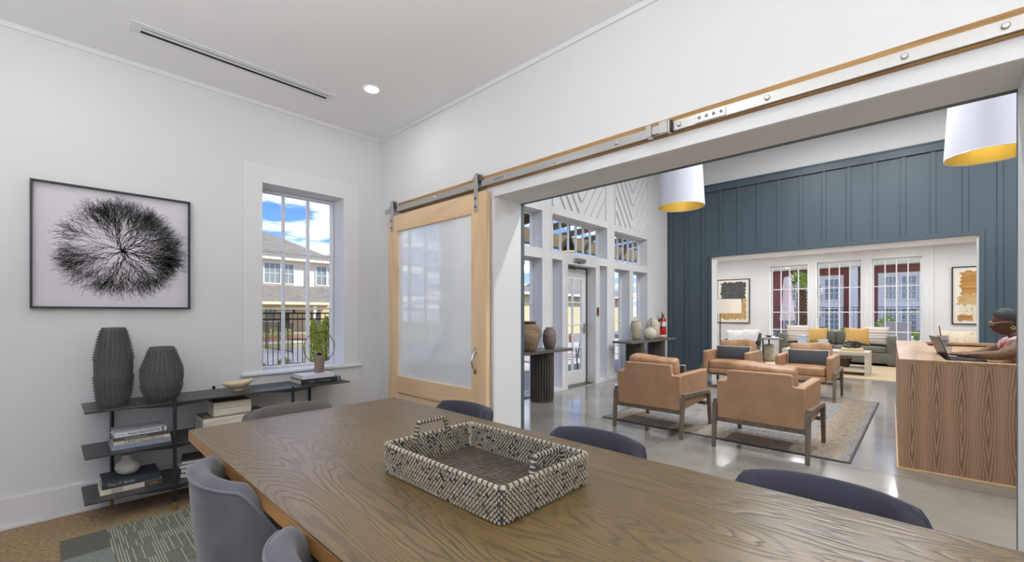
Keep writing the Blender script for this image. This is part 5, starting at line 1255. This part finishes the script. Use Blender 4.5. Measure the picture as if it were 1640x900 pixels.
for s in (-1, 1):
    b.tube([HM @ Vector((s*.031+.024*math.cos(k*PI/10), .103-.008*abs(math.cos(k*PI/10)), .002+.018*math.sin(k*PI/10))) for k in range(20)], .0022, 6, closed=True)
    b.tube([HM @ Vector((s*.055, .094, .006)), HM @ Vector((s*.078, .04, .006)), HM @ Vector((s*.077, -.01, .004))], .002, 6)
b.tube([HM @ Vector((-.008, .102, .004)), HM @ Vector((.008, .102, .004))], .002, 6)
b.build('eyeglasses', gm, pt, smooth='all', world=False)
b = MB(); we = [HM @ Vector((s*.029, .0735, .002)) for s in (-1, 1)]
for c in we: b.lathe([(.0105*math.sin(PI*i/8)+.0003, .0105*math.cos(PI*i/8)) for i in range(9)], c=c, k=12, cap=False)
b.build('eyes', mat('eye_white', lin(190,182,174), .25), pt, smooth='all', world=False)
b = MB()
for s in (-1, 1): b.tube([HM @ Vector((s*.083, -.012+.012*math.cos(k*PI/8), -.052+.014*math.sin(k*PI/8))) for k in range(16)], .0026, 6, closed=True)
b.build('hoop_earrings', M['gold'], pt, smooth='all', world=False)
b = MB(); c0 = [HM @ Vector((math.sin(k)*.019, .0965+.004*math.cos(k*2), -.066)) for k in (-1, -.5, 0, .5, 1)]; b.tube(c0, [.002,.0045,.006,.0045,.002], 8); b.build('lips', mat('lips', lin(110,66,62), .4), pt, smooth='all', world=False)
# clothing
J2 = []; E2 = []
def k2(x, y, z, r, par=None):
    J2.append(((x, y, z), r)); k = len(J2)-1
    if par is not None: E2.append((par, k))
    return k
a = k2(0, -.02, .66, .145); a2 = k2(0, .04, .80, .132, a); a3 = k2(0, .11, .93, .135, a2); a4 = k2(0, .165, 1.035, .112, a3); k2(0, .185, 1.078, .066, a4)
for s in (-1, 1):
    b1 = k2(s*.15, .165, 1.035, .072, a4); b2 = k2(s*.225, .33, .95, .048, b1)
    k2(*( (s*.128, .49, .935) if s < 0 else (s*.137, .43, .93)), .031, b2)
skin_mesh('knit_top', J2, E2, KN, pt, 2)
J2 = []; E2 = []
a = k2(0, -.03, .64, .14)
for s in (-1, 1): b1 = k2(s*.095, .03, .64, .10, a); b2 = k2(s*.13, .42, .62, .078, b1); k2(s*.13, .40, .24, .06, b2)
skin_mesh('trousers', J2, E2, TR, pt, 2)
b = MB()
for s in (-1, 1): b.rbox(.045, .115, .035, .03, (s*.133, .455, .155), n=6)
b.build('shoes', M['black'], pt, smooth='all', world=False)
m_sc = mat('floral_scarf', lin(196,128,124), .85, col2=lin(226,206,198), scale=26, lo=.45, hi=.55)
b = MB(); pts = []
b.tube([(-.115, .12, 1.075), (-.09, .20, 1.09), (-.04, .262, 1.05), (0, .275, 1.02), (.05, .262, 1.05), (.10, .20, 1.09), (.12, .12, 1.075), (.06, .06, 1.10), (-.06, .06, 1.10)], [.034]*9, 10, closed=True)
b.tube([(-.10, .22, 1.06), (-.12, .275, .98), (-.10, .25, .90), (-.09, .20, .82)], [.040, .045, .042, .03], 10)
b.build('scarf', m_sc, pt, smooth='all', world=False)
t = thing('desk_stool', 'black desk stool under the person at reception', 'stool', (PX, PY-.02, 0), math.radians(6))
b = MB(); b.rbox(.21, .20, .04, .035, (0, 0, .50), n=8); b.build('seat', M['black'], t, smooth='all', world=False)
b = MB(); b.tube([(0,0,.06), (0,0,.46)], .03, 12); b.build('column', M['chrome'], t, smooth=True, world=False)
for k in range(5): a = 2*PI*k/5; b = MB(); b.bar((0,0,.07), (.27*math.cos(a), .27*math.sin(a), .05), .05, .03, w1=.03, h1=.02); b.lathe([(.025,-.025),(.025,.025)], c=(.27*math.cos(a), .27*math.sin(a), .025), k=10); b.build('foot', M['black'], t, world=False)
b = MB(); b.tube([(.21*math.cos(k*PI/14), .21*math.sin(k*PI/14), .20) for k in range(28)], .01, 8, closed=True)
for k in range(3): a = 2*PI*k/3; b.tube([(.0,0,.20), (.21*math.cos(a), .21*math.sin(a), .20)], .008, 6)
b.build('foot_ring', M['chrome'], t, smooth=True, world=False)

# ================================================================ OUTDOORS
M['concrete'] = mat('outdoor_concrete', lin(178,174,166), .9, col2=lin(160,156,150), scale=.7, detail=6)
M['asphalt'] = mat('asphalt', lin(128,128,130), .9, col2=lin(112,112,114), scale=1.5, detail=6)
M['mulch'] = mat('red_mulch', lin(150,104,70), .95, col2=lin(110,72,48), scale=9, detail=6)
M['lawn'] = mat('dry_lawn', lin(146,140,76), .95, col2=lin(118,124,60), scale=3, detail=6)
def ground(name, label, pts, m, kind='structure'):
    b = MB(); b.face(pts); o = b.build(name, m); o['kind'] = kind; o['label'] = label; return o
G0, G1_ = -.14, -.72
ground('ground', 'light concrete ground around the building', [(-12, 4.3, G0), (120, 4.3, G0), (120, 12.6, G0), (-12, 12.6, G0)], M['concrete'])
ground('ground_slope', 'mulched bank beyond the fence', [(-12, 12.6, G0), (120, 12.6, G0), (120, 16, G1_), (-12, 16, G1_)], M['mulch'])
ground('road', 'grey asphalt road before the town houses', [(-30, 16, G1_), (160, 16, G1_), (160, 27, G1_), (-30, 27, G1_)], M['asphalt'])
ground('ground_far', 'dry lawn beyond the road', [(-60, 27, G1_), (220, 27, G1_), (220, 150, G1_), (-60, 150, G1_)], M['lawn'])
ground('path', 'pale sidewalk across the road', [(-30, 30.5, G1_+.02), (160, 30.5, G1_+.02), (160, 33, G1_+.02), (-30, 33, G1_+.02)], M['concrete'])
ground('ground_bed', 'red mulch bed before the town house', [(-5, 35, G1_+.02), (60, 35, G1_+.02), (60, 42, G1_+.02), (-5, 42, G1_+.02)], M['mulch'])
ground('ground_court', 'pale paved courtyard behind the sitting room', [(XE+.2, -40, G0), (90, -40, G0), (90, 4.3, G0), (XE+.2, 4.3, G0)], M['concrete'])
ground('ground_west', 'ground behind the camera', [(-60, -60, G0-.05), (XE+.2, -60, G0-.05), (XE+.2, 4.3, G0-.05), (-60, 4.3, G0-.05)], M['concrete'])
# foliage helper: a cloud of small leaves round a shape function
def leaves(n, fn, s, rnd, flat=.5):
    b = MB()
    for _ in range(n):
        p, out_ = fn(rnd); p = Vector(p); d = Vector((rnd.gauss(0, 1), rnd.gauss(0, 1), rnd.gauss(0, 1)+.3)).normalized(); d = (d+Vector(out_)*1.1).normalized()
        a = d.cross(Vector((rnd.random()-.5, rnd.random()-.5, rnd.random()))).normalized(); k = s*rnd.uniform(.6, 1.3)
        b.face([p-a*k*.28, p+d*k*.5-a*k*.1, p+d*k, p+a*k*.28])
    return b
M['ever'] = mat('evergreen_leaf', lin(232,228,96), .7, col2=lin(150,168,66), scale=9)
M['green'] = mat('fresh_leaf', lin(166,190,66), .6, col2=lin(70,110,36), scale=9)
M['yel'] = mat('yellow_bloom', lin(232,206,60), .6, col2=lin(170,170,50), scale=12)
M['bark'] = mat('bark', lin(104,82,60), .9, col2=lin(76,58,42), scale=12, stretch=(1,1,.2), bump=.4)
def shrub(name, label, x, y, h, r, m=None, n=2600, group=None, z=G0, s=.06, seed=1):
    rnd = random.Random(seed); t = thing(name, label, 'shrub', (x, y, z), group=group)
    def fn(q):
        f = q.random()**.8; rr_ = r*(1-f**2.2)**.8*(.5+.5*min(1, f*5+.5))*(.6+.4*q.random()); a = q.random()*2*PI
        return (x+rr_*math.cos(a), y+rr_*math.sin(a), z+.05+f*h), (math.cos(a)*.4, math.sin(a)*.4, .9)
    leaves(n, fn, s, rnd).build('foliage', m or M['ever'], t, kind='stuff')
    b = MB(); b.tube([(x, y, z), (x, y, z+h*.8)], [.03, .01], 6); b.build('stem', M['bark'], t)
    return t
shrub('evergreen_shrub', 'upright evergreen shrub by the fence, left one seen through the dining window', 4.21, 10.3, 1.22, .24, group='evergreens by the fence', seed=2)
shrub('evergreen_shrub', 'upright evergreen shrub by the fence, right one seen through the dining window', 4.62, 10.6, 1.30, .27, group='evergreens by the fence', seed=3)
for k, (x, y, h, lab) in enumerate(((3.72, 10.7, .42, 'yellow flowering plant under the fence post'), (4.78, 9.6, .45, 'yellow flowering plant before the right evergreen'), (3.35, 10.9, .28, 'low green plant at the left of the fence'), (4.18, 10.8, .25, 'low green plant in the middle of the fence'))):
    rnd = random.Random(20+k); t = thing('flowering_plant' if k < 2 else 'low_plant', lab, 'plant', (x, y, G0))
    def fn(q, x=x, y=y, h=h): a = q.random()*2*PI; f = q.random(); r_ = .16*f**.5; return (x+r_*math.cos(a), y+r_*math.sin(a), G0+.03+h*q.random()*(1-.4*f)), (0, 0, .6)
    leaves(260, fn, .07, rnd).build('foliage', M['green'], t, kind='stuff')
    if k < 2: leaves(150, fn, .05, rnd).build('blossoms', M['yel'], t, kind='stuff')
# fences
def fence(name, label, p0, p1, z, h, nposts, group=None, pitch=.115):
    p0, p1 = Vector((*p0, 0)), Vector((*p1, 0)); d = p1-p0; L = d.length; t = thing(name, label, 'fence', (p0.x, p0.y, z), group=group)
    up = Vector((0, 0, 1))
    for k in range(nposts):
        p = p0+d*k/(nposts-1); b = MB(); b.bar(p+up*(z), p+up*(z+h+.06), .06, .06, up=(1,0,0)); b.build('post', M['black'], t)
    for hh in (.08, h-.16, h-.01): b = MB(); b.bar(p0+up*(z+hh), p1+up*(z+hh), .035, .035); b.build('rail', M['black'], t)
    b = MB(); nn = int(L/pitch)
    for k in range(nn): p = p0+d*((k+.5)/nn); b.bar(p+up*(z+.05), p+up*(z+h), .014, .014, up=(1,0,0))
    b.build('pickets', M['black'], t, kind='stuff'); return t
fence('metal_fence', 'black picket fence outside the dining window', (.2, 11.5), (11.5, 11.5), G0+.1, 1.36, 5)
fence('metal_fence', 'short black fence section farther off, outside the dining window', (8.4, 23.2), (8.4, 31), G1_, 1.5, 5)
# town house (seen through the dining window)
M['cream_side'] = mat('cream_siding', lin(232,226,210), .7)
M['beige_side'] = mat('beige_siding', lin(216,196,160), .7)
M['shingle'] = mat('grey_shingles', lin(130,126,118), .9, col2=lin(104,100,94), scale=3.5, stretch=(1,1,3), detail=6, bump=.3)
M['outtrim'] = mat('outdoor_white_trim', lin(236,232,222), .6)
M['yeltrim'] = mat('pale_yellow_trim', lin(232,222,188), .6)
M['winglass'] = mat('far_window_glass', lin(136,150,150), .08, spec=.8)  # pale base colour carries sky reflection and curtains behind the panes
M['doordark'] = mat('dark_door', lin(70,72,76), .5)
def far_window(t, x0, x1, z0, z1, y, nx_, nz_, fr='outtrim', ax='y'):
    def B(b, u0, u1, za, zb, d0, d1):
        if ax == 'y': b.box(u0, y+d0, za, u1, y+d1, zb)
        else: b.box(y+d0, u0, za, y+d1, u1, zb)
    b = MB(); w = .11
    B(b, x0-w, x0, z0-w, z1+w, -.06, .02); B(b, x1, x1+w, z0-w, z1+w, -.06, .02); B(b, x0, x1, z1, z1+w, -.06, .02); B(b, x0, x1, z0-w, z0, -.06, .02)
    for i in range(1, nx_): u = x0+(x1-x0)*i/nx_; B(b, u-.025, u+.025, z0, z1, -.035, .02)
    for i in range(1, nz_): z = z0+(z1-z0)*i/nz_; B(b, x0, x1, z-.025, z+.025, -.035, .02)
    f = b.build('window', M[fr], t)
    for i in range(nx_):
        for k in range(nz_): b = MB(); B(b, x0+(x1-x0)*i/nx_, x0+(x1-x0)*(i+1)/nx_, z0+(z1-z0)*k/nz_, z0+(z1-z0)*(k+1)/nz_, -.012, .012); b.build('pane', M['winglass'], f)
    return f
hy = 46.0; hb = G1_
t = thing('town_house', 'two storey cream town house with a grey hipped roof across the road', 'house', (14, hy, hb))
b = MB(); b.box(2, hy, 2.3, 21.2, hy+9, 6.72); b.build('upper_wall', M['cream_side'], t)
b = MB(); b.box(2, hy+1.6, hb, 21.2, hy+9, 2.3); b.build('lower_wall', M['beige_side'], t)
b = MB(); x0, x1, y0, y1, ze, zr = 1.5, 21.8, hy-.5, hy+9.5, 6.72, 9.75
ra, rb = (6, (y0+y1)/2, zr), (16.0, (y0+y1)/2, zr)
A, B2, C2, D2 = (x0, y0, ze), (x1, y0, ze), (x1, y1, ze), (x0, y1, ze)
b.face([A, B2, rb, ra]); b.face([B2, C2, rb]); b.face([C2, D2, ra, rb]); b.face([D2, A, ra]); b.face([A, D2, C2, B2]); b.build('roof', M['shingle'], t)
b = MB(); b.box(x0, y0-.06, ze-.22, x1, y0+.02, ze+.02); b.box(x0, y0, ze-.22, x1, hy, ze-.18); b.build('eave_fascia', M['outtrim'], t)
b = MB(); b.face([(1.2, hy-1.6, 2.36), (21.8, hy-1.6, 2.36), (21.8, hy, 4.02), (1.2, hy, 4.02)]); b.face([(1.2, hy-1.6, 2.30), (1.2, hy, 2.30), (21.8, hy, 2.30), (21.8, hy-1.6, 2.30)]); b.build('porch_roof', M['shingle'], t)
b = MB(); b.box(1.2, hy-1.66, 2.12, 21.8, hy-1.56, 2.38); b.build('porch_fascia', M['yeltrim'], t)
b = MB(); b.tube([(17.95, hy-.06, 4.05), (17.95, hy-.06, 6.5), (17.95, hy-.4, 6.62)], .06, 6); b.build('downspout', M['outtrim'], t)
for (u0, u1) in ((12.2, 13.6), (14.1, 15.5), (15.75, 16.75), (19.05, 20.05), (20.3, 21.0), (9.5, 10.9)): far_window(t, u0, u1, 4.25, 6.15, hy, 3 if u1-u0 > 1.1 else 2, 2)
for (u0, u1) in ((13.1, 14.0), (14.6, 15.7)): far_window(t, u0, u1, .5, 1.95, hy+1.6, 3, 2, fr='yeltrim')
for (u0, u1) in ((16.05, 16.95), (19.2, 20.1)):
    b = MB(); b.box(u0, hy+1.54, hb+.05, u1, hy+1.6, 1.38); b.build('front_door', M['doordark'], t)
    far_window(t, u0, u1, 1.50, 1.92, hy+1.6, 3, 1, fr='yeltrim')
for u in (12.6, 18.3): b = MB(); b.box(u-.14, hy-1.5, hb, u+.14, hy-1.22, 2.2); b.build('porch_post', M['outtrim'], t)
b = MB(); b.box(17.3, hy+1.45, 1.35, 17.45, hy+1.6, 1.65); b.build('wall_lantern', M['black'], t)
b = MB(); b.box(1.2, hy-1.6, hb, 21.8, hy+1.6, hb+.12); b.build('porch_slab', M['concrete'], t)
rnd = random.Random(9)
for k, x in enumerate((10.6, 11.7, 12.8, 13.9, 18.9)):
    t = thing('round_shrub', '%s round dark shrub from the left in the mulch bed before the town house' % ('first', 'second', 'third', 'fourth', 'fifth')[k], 'shrub', (x, 39.5, G1_+.02), group='shrubs in the mulch bed')
    def fn(q, x=x): a = q.random()*2*PI; c = q.random(); r_ = .42*(1-c*c)**.5; return (x+r_*math.cos(a), 39.5+r_*math.sin(a), G1_+.05+.6*c), (math.cos(a)*.6, math.sin(a)*.6, .7)
    leaves(160, fn, .16, rnd).build('foliage', M['ever'], t, kind='stuff')
# cottage seen through the entry door
t = thing('cottage', 'pale yellow cottage with a grey roof seen through the entry door', 'house', (36, 26, hb))
M['palesid'] = mat('pale_yellow_siding', lin(232,222,178), .7)
b = MB(); b.box(33.6, 25, hb, 46, 33, 3.1); b.build('wall', M['palesid'], t)
b = MB()
for k in range(16): z = hb+.15+k*.23; b.face([(33.6, 24.985, z), (46, 24.985, z), (46, 24.965, z-.02), (33.6, 24.965, z-.02)]); b.face([(33.6, 24.965, z-.02), (46, 24.965, z-.02), (46, 24.985, z-.20), (33.6, 24.985, z-.20)])
b.build('siding_boards', M['palesid'], t, kind='stuff')
b = MB(); z0, z1 = 3.1, 5.5; b.face([(33.0, 24.4, z0), (46.6, 24.4, z0), (42, 29, z1), (37.6, 29, z1)]); b.face([(33.0, 33.6, z0), (33.0, 24.4, z0), (37.6, 29, z1)]); b.face([(46.6, 24.4, z0), (46.6, 33.6, z0), (42, 29, z1)]); b.face([(46.6, 33.6, z0), (33.0, 33.6, z0), (37.6, 29, z1), (42, 29, z1)]); b.build('roof', M['shingle'], t)
b = MB(); b.box(33.0, 24.34, 2.9, 46.6, 24.4, 3.12); b.build('eave_fascia', M['outtrim'], t)
for u in (37.6, 40.5): far_window(t, u, u+1.2, .6, 2.2, 24.95, 2, 2)
dup(t, (19.5, 26, hb), 0, 'pale yellow cottage seen through the tall window left of the entry door')
# hydrant, sign of the street and a porch chair
hx, hyy = 23.8, 17.0
t = thing('fire_hydrant', 'red fire hydrant by the road seen through the entry door', 'hydrant', (hx, hyy, G1_)); rd = mat('hydrant_red', lin(206,52,44), .45)
b = MB(); b.lathe([(.001,0),(.18,0),(.18,.04),(.12,.05),(.12,.48),(.15,.50),(.15,.54),(.12,.56),(.09,.66),(.03,.70),(.03,.75),(.001,.75)], c=(hx, hyy, G1_), k=20, cap=False); b.build('barrel', rd, t, smooth=True)
for s in (-1, 1): b = MB(); b.tube([(hx+s*.10, hyy, G1_+.38), (hx+s*.20, hyy, G1_+.38)], .06, 12); b.build('nozzle', rd, t)
b = MB(); b.tube([(hx, hyy-.10, G1_+.36), (hx, hyy-.20, G1_+.36)], .075, 12); b.build('pumper_nozzle', rd, t)
t = thing('patio_chair', 'dark metal patio chair on the porch outside the entry door', 'chair', (8.75, 6.0, G0)); x, y = 8.75, 6.0
for s in (-1, 1): b = MB(); b.tube([(x-.30, y+s*.27, G0), (x-.22, y+s*.27, G0+.62), (x+.22, y+s*.27, G0+.60), (x+.30, y+s*.27, G0)], .018, 8); b.build('leg_frame', M['steeldark'], t, smooth='all')
for k in range(7): b = MB(); b.box(x-.22+k*.065, y-.25, G0+.40-.006*k, x-.175+k*.065, y+.25, G0+.415-.006*k); b.build('seat_slat', M['steeldark'], t)
for k in range(7): b = MB(); b.bar((x+.22, y-.22+k*.073, G0+.38), (x+.42, y-.22+k*.073, G0+.98), .04, .012); b.build('back_slat', M['steeldark'], t)
b = MB(); b.bar((x+.42, y-.27, G0+.98), (x+.42, y+.27, G0+.98), .03, .03); b.build('top_rail', M['steeldark'], t)
# timber porch along the entry wall
M['beam'] = mat('olive_brown_timber', lin(116,100,62), .75, col2=lin(94,80,50), scale=6, stretch=(.2,.2,.2))
t = thing('timber_porch', 'olive brown timber porch outside the entry door', 'porch', (7, 9.6, G0))
for x in (5.9, 16.2): b = MB(); b.box(x-.13, 9.5, G0, x+.13, 9.74, 3.66); b.build('post', M['beam'], t, bevel=.01)
b = MB(); b.box(4.85, 9.48, 3.66, 20, 9.78, 4.15); b.build('header_beam', M['beam'], t, bevel=.01)
for k in range(11): x = 4.95+k*1.4; b = MB(); b.bar((x, YC+.42, 4.62), (x, 10.3, 4.22), .10, .20); b.build('rafter', M['beam'], t)
for k in range(34): b = MB(); yy = YC+.42+k*.16; zc = 4.62-(yy-YC-.42)*(.40/(10.3-YC-.42))+.125; b.bar((4.85, yy, zc), (10.6, yy, zc), .15, .03); b.build('roof_board', M['beam'], t)
for (x, sg) in ((5.9, 1), (16.2, -1)): b = MB(); b.bar((x+sg*.05, 9.62, 2.85), (x+sg*.8, 9.62, 3.7), .12, .12); b.build('brace', M['beam'], t)
t = thing('barn_pendant', 'black barn pendant lamp with an orange glow hanging in the porch', 'pendant lamp', (7.43, 5.35, 4.6))
b = MB(); b.lathe([(.16,0),(.13,.06),(.06,.20),(.04,.27),(.001,.27)], c=(7.43, 5.35, 2.60), k=24, cap=False); b.build('lamp_shade', M['black'], t, smooth=True)
b = MB(); b.lathe([(.001,.012),(.15,.012)], c=(7.43, 5.35, 2.60), k=24, cap=False); b.build('diffuser', mat('amber_glow', (1,.5,.1), .4, emit=(1,.5,.12), es=1.3), t)
b = MB(); b.tube([(7.43, 5.35, 2.86), (7.43, 5.35, 4.6)], .01, 6); b.build('rod', M['black'], t)
# ---- courtyard behind the sitting room
M['redsid'] = mat('barn_red_siding', lin(152,92,80), .8, col2=lin(136,80,70), scale=5, stretch=(1,6,.2))
bx = 40.0
t = thing('red_building', 'barn red building with white window bays across the courtyard', 'building', (bx, 3, G0))
b = MB(); b.box(bx, -18, G0, bx+9, 16, 7.5); b.build('wall', M['redsid'], t)
b = MB(); b.box(bx-.9, -18, 4.62, bx, 16, 5.5); b.build('porch_fascia', M['yeltrim'], t)
b = MB(); b.face([(bx-.95, -18, 5.51), (bx-.95, 16, 5.51), (bx+4, 16, 9.5), (bx+4, -18, 9.5)]); b.build('roof', M['shingle'], t)
for (y0, y1) in ((-.65, 2.26), (4.2, 5.7), (5.9, 8.0)):
    b = MB(); b.box(bx-.10, y0, G0, bx, y1, 4.1); bay = b.build('window_bay', M['outtrim'], t)
for (y0, y1, zz) in ((1.25, 1.95, 0), (.30, 1.0, 0), (-.5, 0.1, 0), (4.5, 5.3, 0), (6.2, 7.0, 0), (7.2, 7.9, 0)):
    far_window(t, y0, y1, 2.3, 3.8, bx-.12, 3 if zz == 0 and y1-y0 < .9 else 3, 3, ax='x'); far_window(t, y0, y1, .1, 1.6, bx-.12, 3, 4, ax='x')
for y in (3.55,): b = MB(); b.box(bx-.75, y-.22, G0, bx-.35, y+.22, 4.62); b.build('column', M['outtrim'], t)
b = MB(); b.box(bx-.35, 10.2, 1.9, bx, 10.5, 2.2); b.build('wall_lantern', M['yeltrim'], t)
fence('court_fence', 'black picket fence across the courtyard before the red building', (31, -8), (31, 12), G0, 1.78, 9, pitch=.16)
M['canvas'] = mat('blush_canvas', lin(226,208,204), .85)
def closed_parasol(x, y, z1, z0, label):
    t = thing('closed_parasol', label, 'parasol', (x, y, G0), group='closed courtyard parasols')
    b = MB(); h = z1-z0
    b.lathe([(.03,h),(.10,h*.985),(.20,h*.70),(.15,h*.69),(.17,h*.45),(.22,h*.25),(.27,.02),(.25,0),(.02,.03)], c=(x, y, z0), k=40, cap=False, rf=lambda r, z, jx: r*(1+.10*math.cos(jx*2*PI/5)*(z < h*.9)))
    b.build('canopy', M['canvas'], t, smooth='all')
    b = MB(); b.tube([(x, y, G0+.1), (x, y, z1+.05)], .03, 8); b.build('pole', M['steeldark'], t, smooth=True)
    b = MB(); b.lathe([(.001,0),(.05,.01),(.05,.07),(.001,.10)], c=(x, y, z1), k=12, cap=False); b.build('finial', M['black'], t)
    b = MB(); b.lathe([(.30,0),(.30,.08),(.05,.12)], c=(x, y, G0), k=20); b.build('base', M['steeldark'], t)
closed_parasol(22, 4.27, 2.90, .99, 'closed blush parasol beside the palm, nearer of two')
closed_parasol(34, 4.80, 2.92, 1.10, 'closed blush parasol farther off in the courtyard')
px_, py_ = 26.0, 4.40
t = thing('palm_tree', 'short palm tree in the courtyard beside the closed parasol', 'palm', (px_, py_, G0)); rnd = random.Random(4)
b = MB(); b.tube([(px_, py_, G0), (px_, py_, 1.0), (px_, py_, 2.5)], [.24, .22, .15], 14); b.build('trunk', M['bark'], t, smooth=True)
b = MB()
for k in range(170):
    z = G0+.1+2.45*k/170; a = k*2.4; r_ = .24-.05*(k/170); c = Vector((px_+r_*math.cos(a), py_+r_*math.sin(a), z)); o_ = Vector((math.cos(a), math.sin(a), 1.1)).normalized()
    b.bar(c, c+o_*.11, .09, .03, up=(math.cos(a), math.sin(a), 0), w1=.04)
b.build('trunk_boots', mat('palm_boot', lin(146,108,74), .9, col2=lin(96,70,48), scale=9), t, kind='stuff')
for k in range(30):
    a = k*2.4; el = rnd.uniform(-.25, 1.35); L = rnd.uniform(.75, 1.0); d = Vector((math.cos(a)*math.cos(el), math.sin(a)*math.cos(el), math.sin(el))); o_ = Vector((px_, py_, 2.6)); sd = d.cross(Vector((0,0,1))).normalized()
    b = MB(); b.tube([o_, o_+d*L*.5], .012, 5); tip = o_+d*L*.5; nrm = sd.cross(d)
    for q in range(13):
        f = (q-6)/6; dd = (d*math.cos(f*1.3)+sd*math.sin(f*1.3)).normalized(); e_ = tip+dd*L*.55*(1-.2*abs(f))+Vector((0,0,-.06*abs(f))); wd = (d*-math.sin(f*1.3)+sd*math.cos(f*1.3))*.022
        b.face([tip, tip+dd*L*.25-wd, e_, tip+dd*L*.25+wd])
    b.build('frond', M['green'], t)
def planter(x, y, w, h, label, seed, sh=.5):
    t = thing('planter', label, 'planter', (x, y, G0)); b = MB(); b.prism([(x-w/2, y-w/2), (x+w/2, y-w/2), (x+w/2, y+w/2), (x-w/2, y+w/2)], 'z', G0, G0+h); b.build('box', M['canvas'], t, bevel=.02)
    rnd = random.Random(seed)
    def fn(q): a = q.random()*2*PI; c = q.random(); r_ = w*.65*(1-c*c)**.5; return (x+r_*math.cos(a), y+r_*math.sin(a), G0+h+sh*c), (math.cos(a)*.5, math.sin(a)*.5, .8)
    leaves(420, fn, .13, rnd).build('foliage', M['green'], t, kind='stuff')
planter(27, 1.22, .7, .45, 'pale planter of bright green leaves, nearer the middle window', 31, .75)
planter(24, .28, .6, .25, 'pale planter of low green leaves seen at the edge of the window nearest the desk', 32, .45)
planter(28, 2.9, .8, .25, 'long pale planter of low green leaves seen through the middle window', 33, .35)
# outdoor lounge seat and dark dining chairs
t = thing('outdoor_lounge_chair', 'grey cushioned outdoor lounge chair seen through the window nearest the desk', 'chair', (21, .62, G0)); x, y = 21.0, .62
gcu = mat('outdoor_grey_cushion', lin(150,146,146), .9)
b = MB(); b.rbox(.36, .34, .08, .05, (x, y, G0+.42), n=6); b.build('seat_cushion', gcu, t, smooth='all')
b = MB(); b.rbox(.08, .34, .34, .05, (x-.33, y, G0+.80), n=6); b.build('back_cushion', gcu, t, smooth='all')
for sx in (-.33, .33):
    for sy in (-.34, .34): b = MB(); b.bar((x+sx, y+sy, G0), (x+sx, y+sy, G0+.6), .05, .05, up=(1,0,0)); b.build('leg', M['white'], t)
for sy in (-.36, .36): b = MB(); b.bar((x-.36, y+sy, G0+.60), (x+.36, y+sy, G0+.60), .06, .03); b.build('arm', M['white'], t)
for (x, y, lab) in ((25.0, 1.75, 'dark outdoor chair seen at the left of the window nearest the desk'), (23.0, 3.15, 'dark outdoor chair seen at the left of the middle window'), (20.0, 4.05, 'dark outdoor chair under the nearer closed parasol')):
    t = thing('outdoor_chair', lab, 'chair', (x, y, G0), group='dark courtyard chairs')
    b = MB(); b.box(x-.24, y-.25, G0+.42, x+.24, y+.25, G0+.46); b.build('seat', M['steeldark'], t, bevel=.01)
    b = MB(); b.lathe([(.26, .46), (.28, .86)], c=(x+.0, y, G0), k=24, cap=False); b.v = b.v; b.f = [f for f in b.f if (b.v[f[0]][0]+b.v[f[1]][0])/2 < x+.02]; b.m = [0]*len(b.f); o = b.build('backrest', M['steeldark'], t); sd = o.modifiers.new('solid', 'SOLIDIFY'); sd.thickness = .02
    for sx in (-.22, .22):
        for sy in (-.22, .22): b = MB(); b.bar((x+sx, y+sy, G0), (x+sx, y+sy, G0+.42), .03, .03, up=(1,0,0)); b.build('leg', M['steeldark'], t)
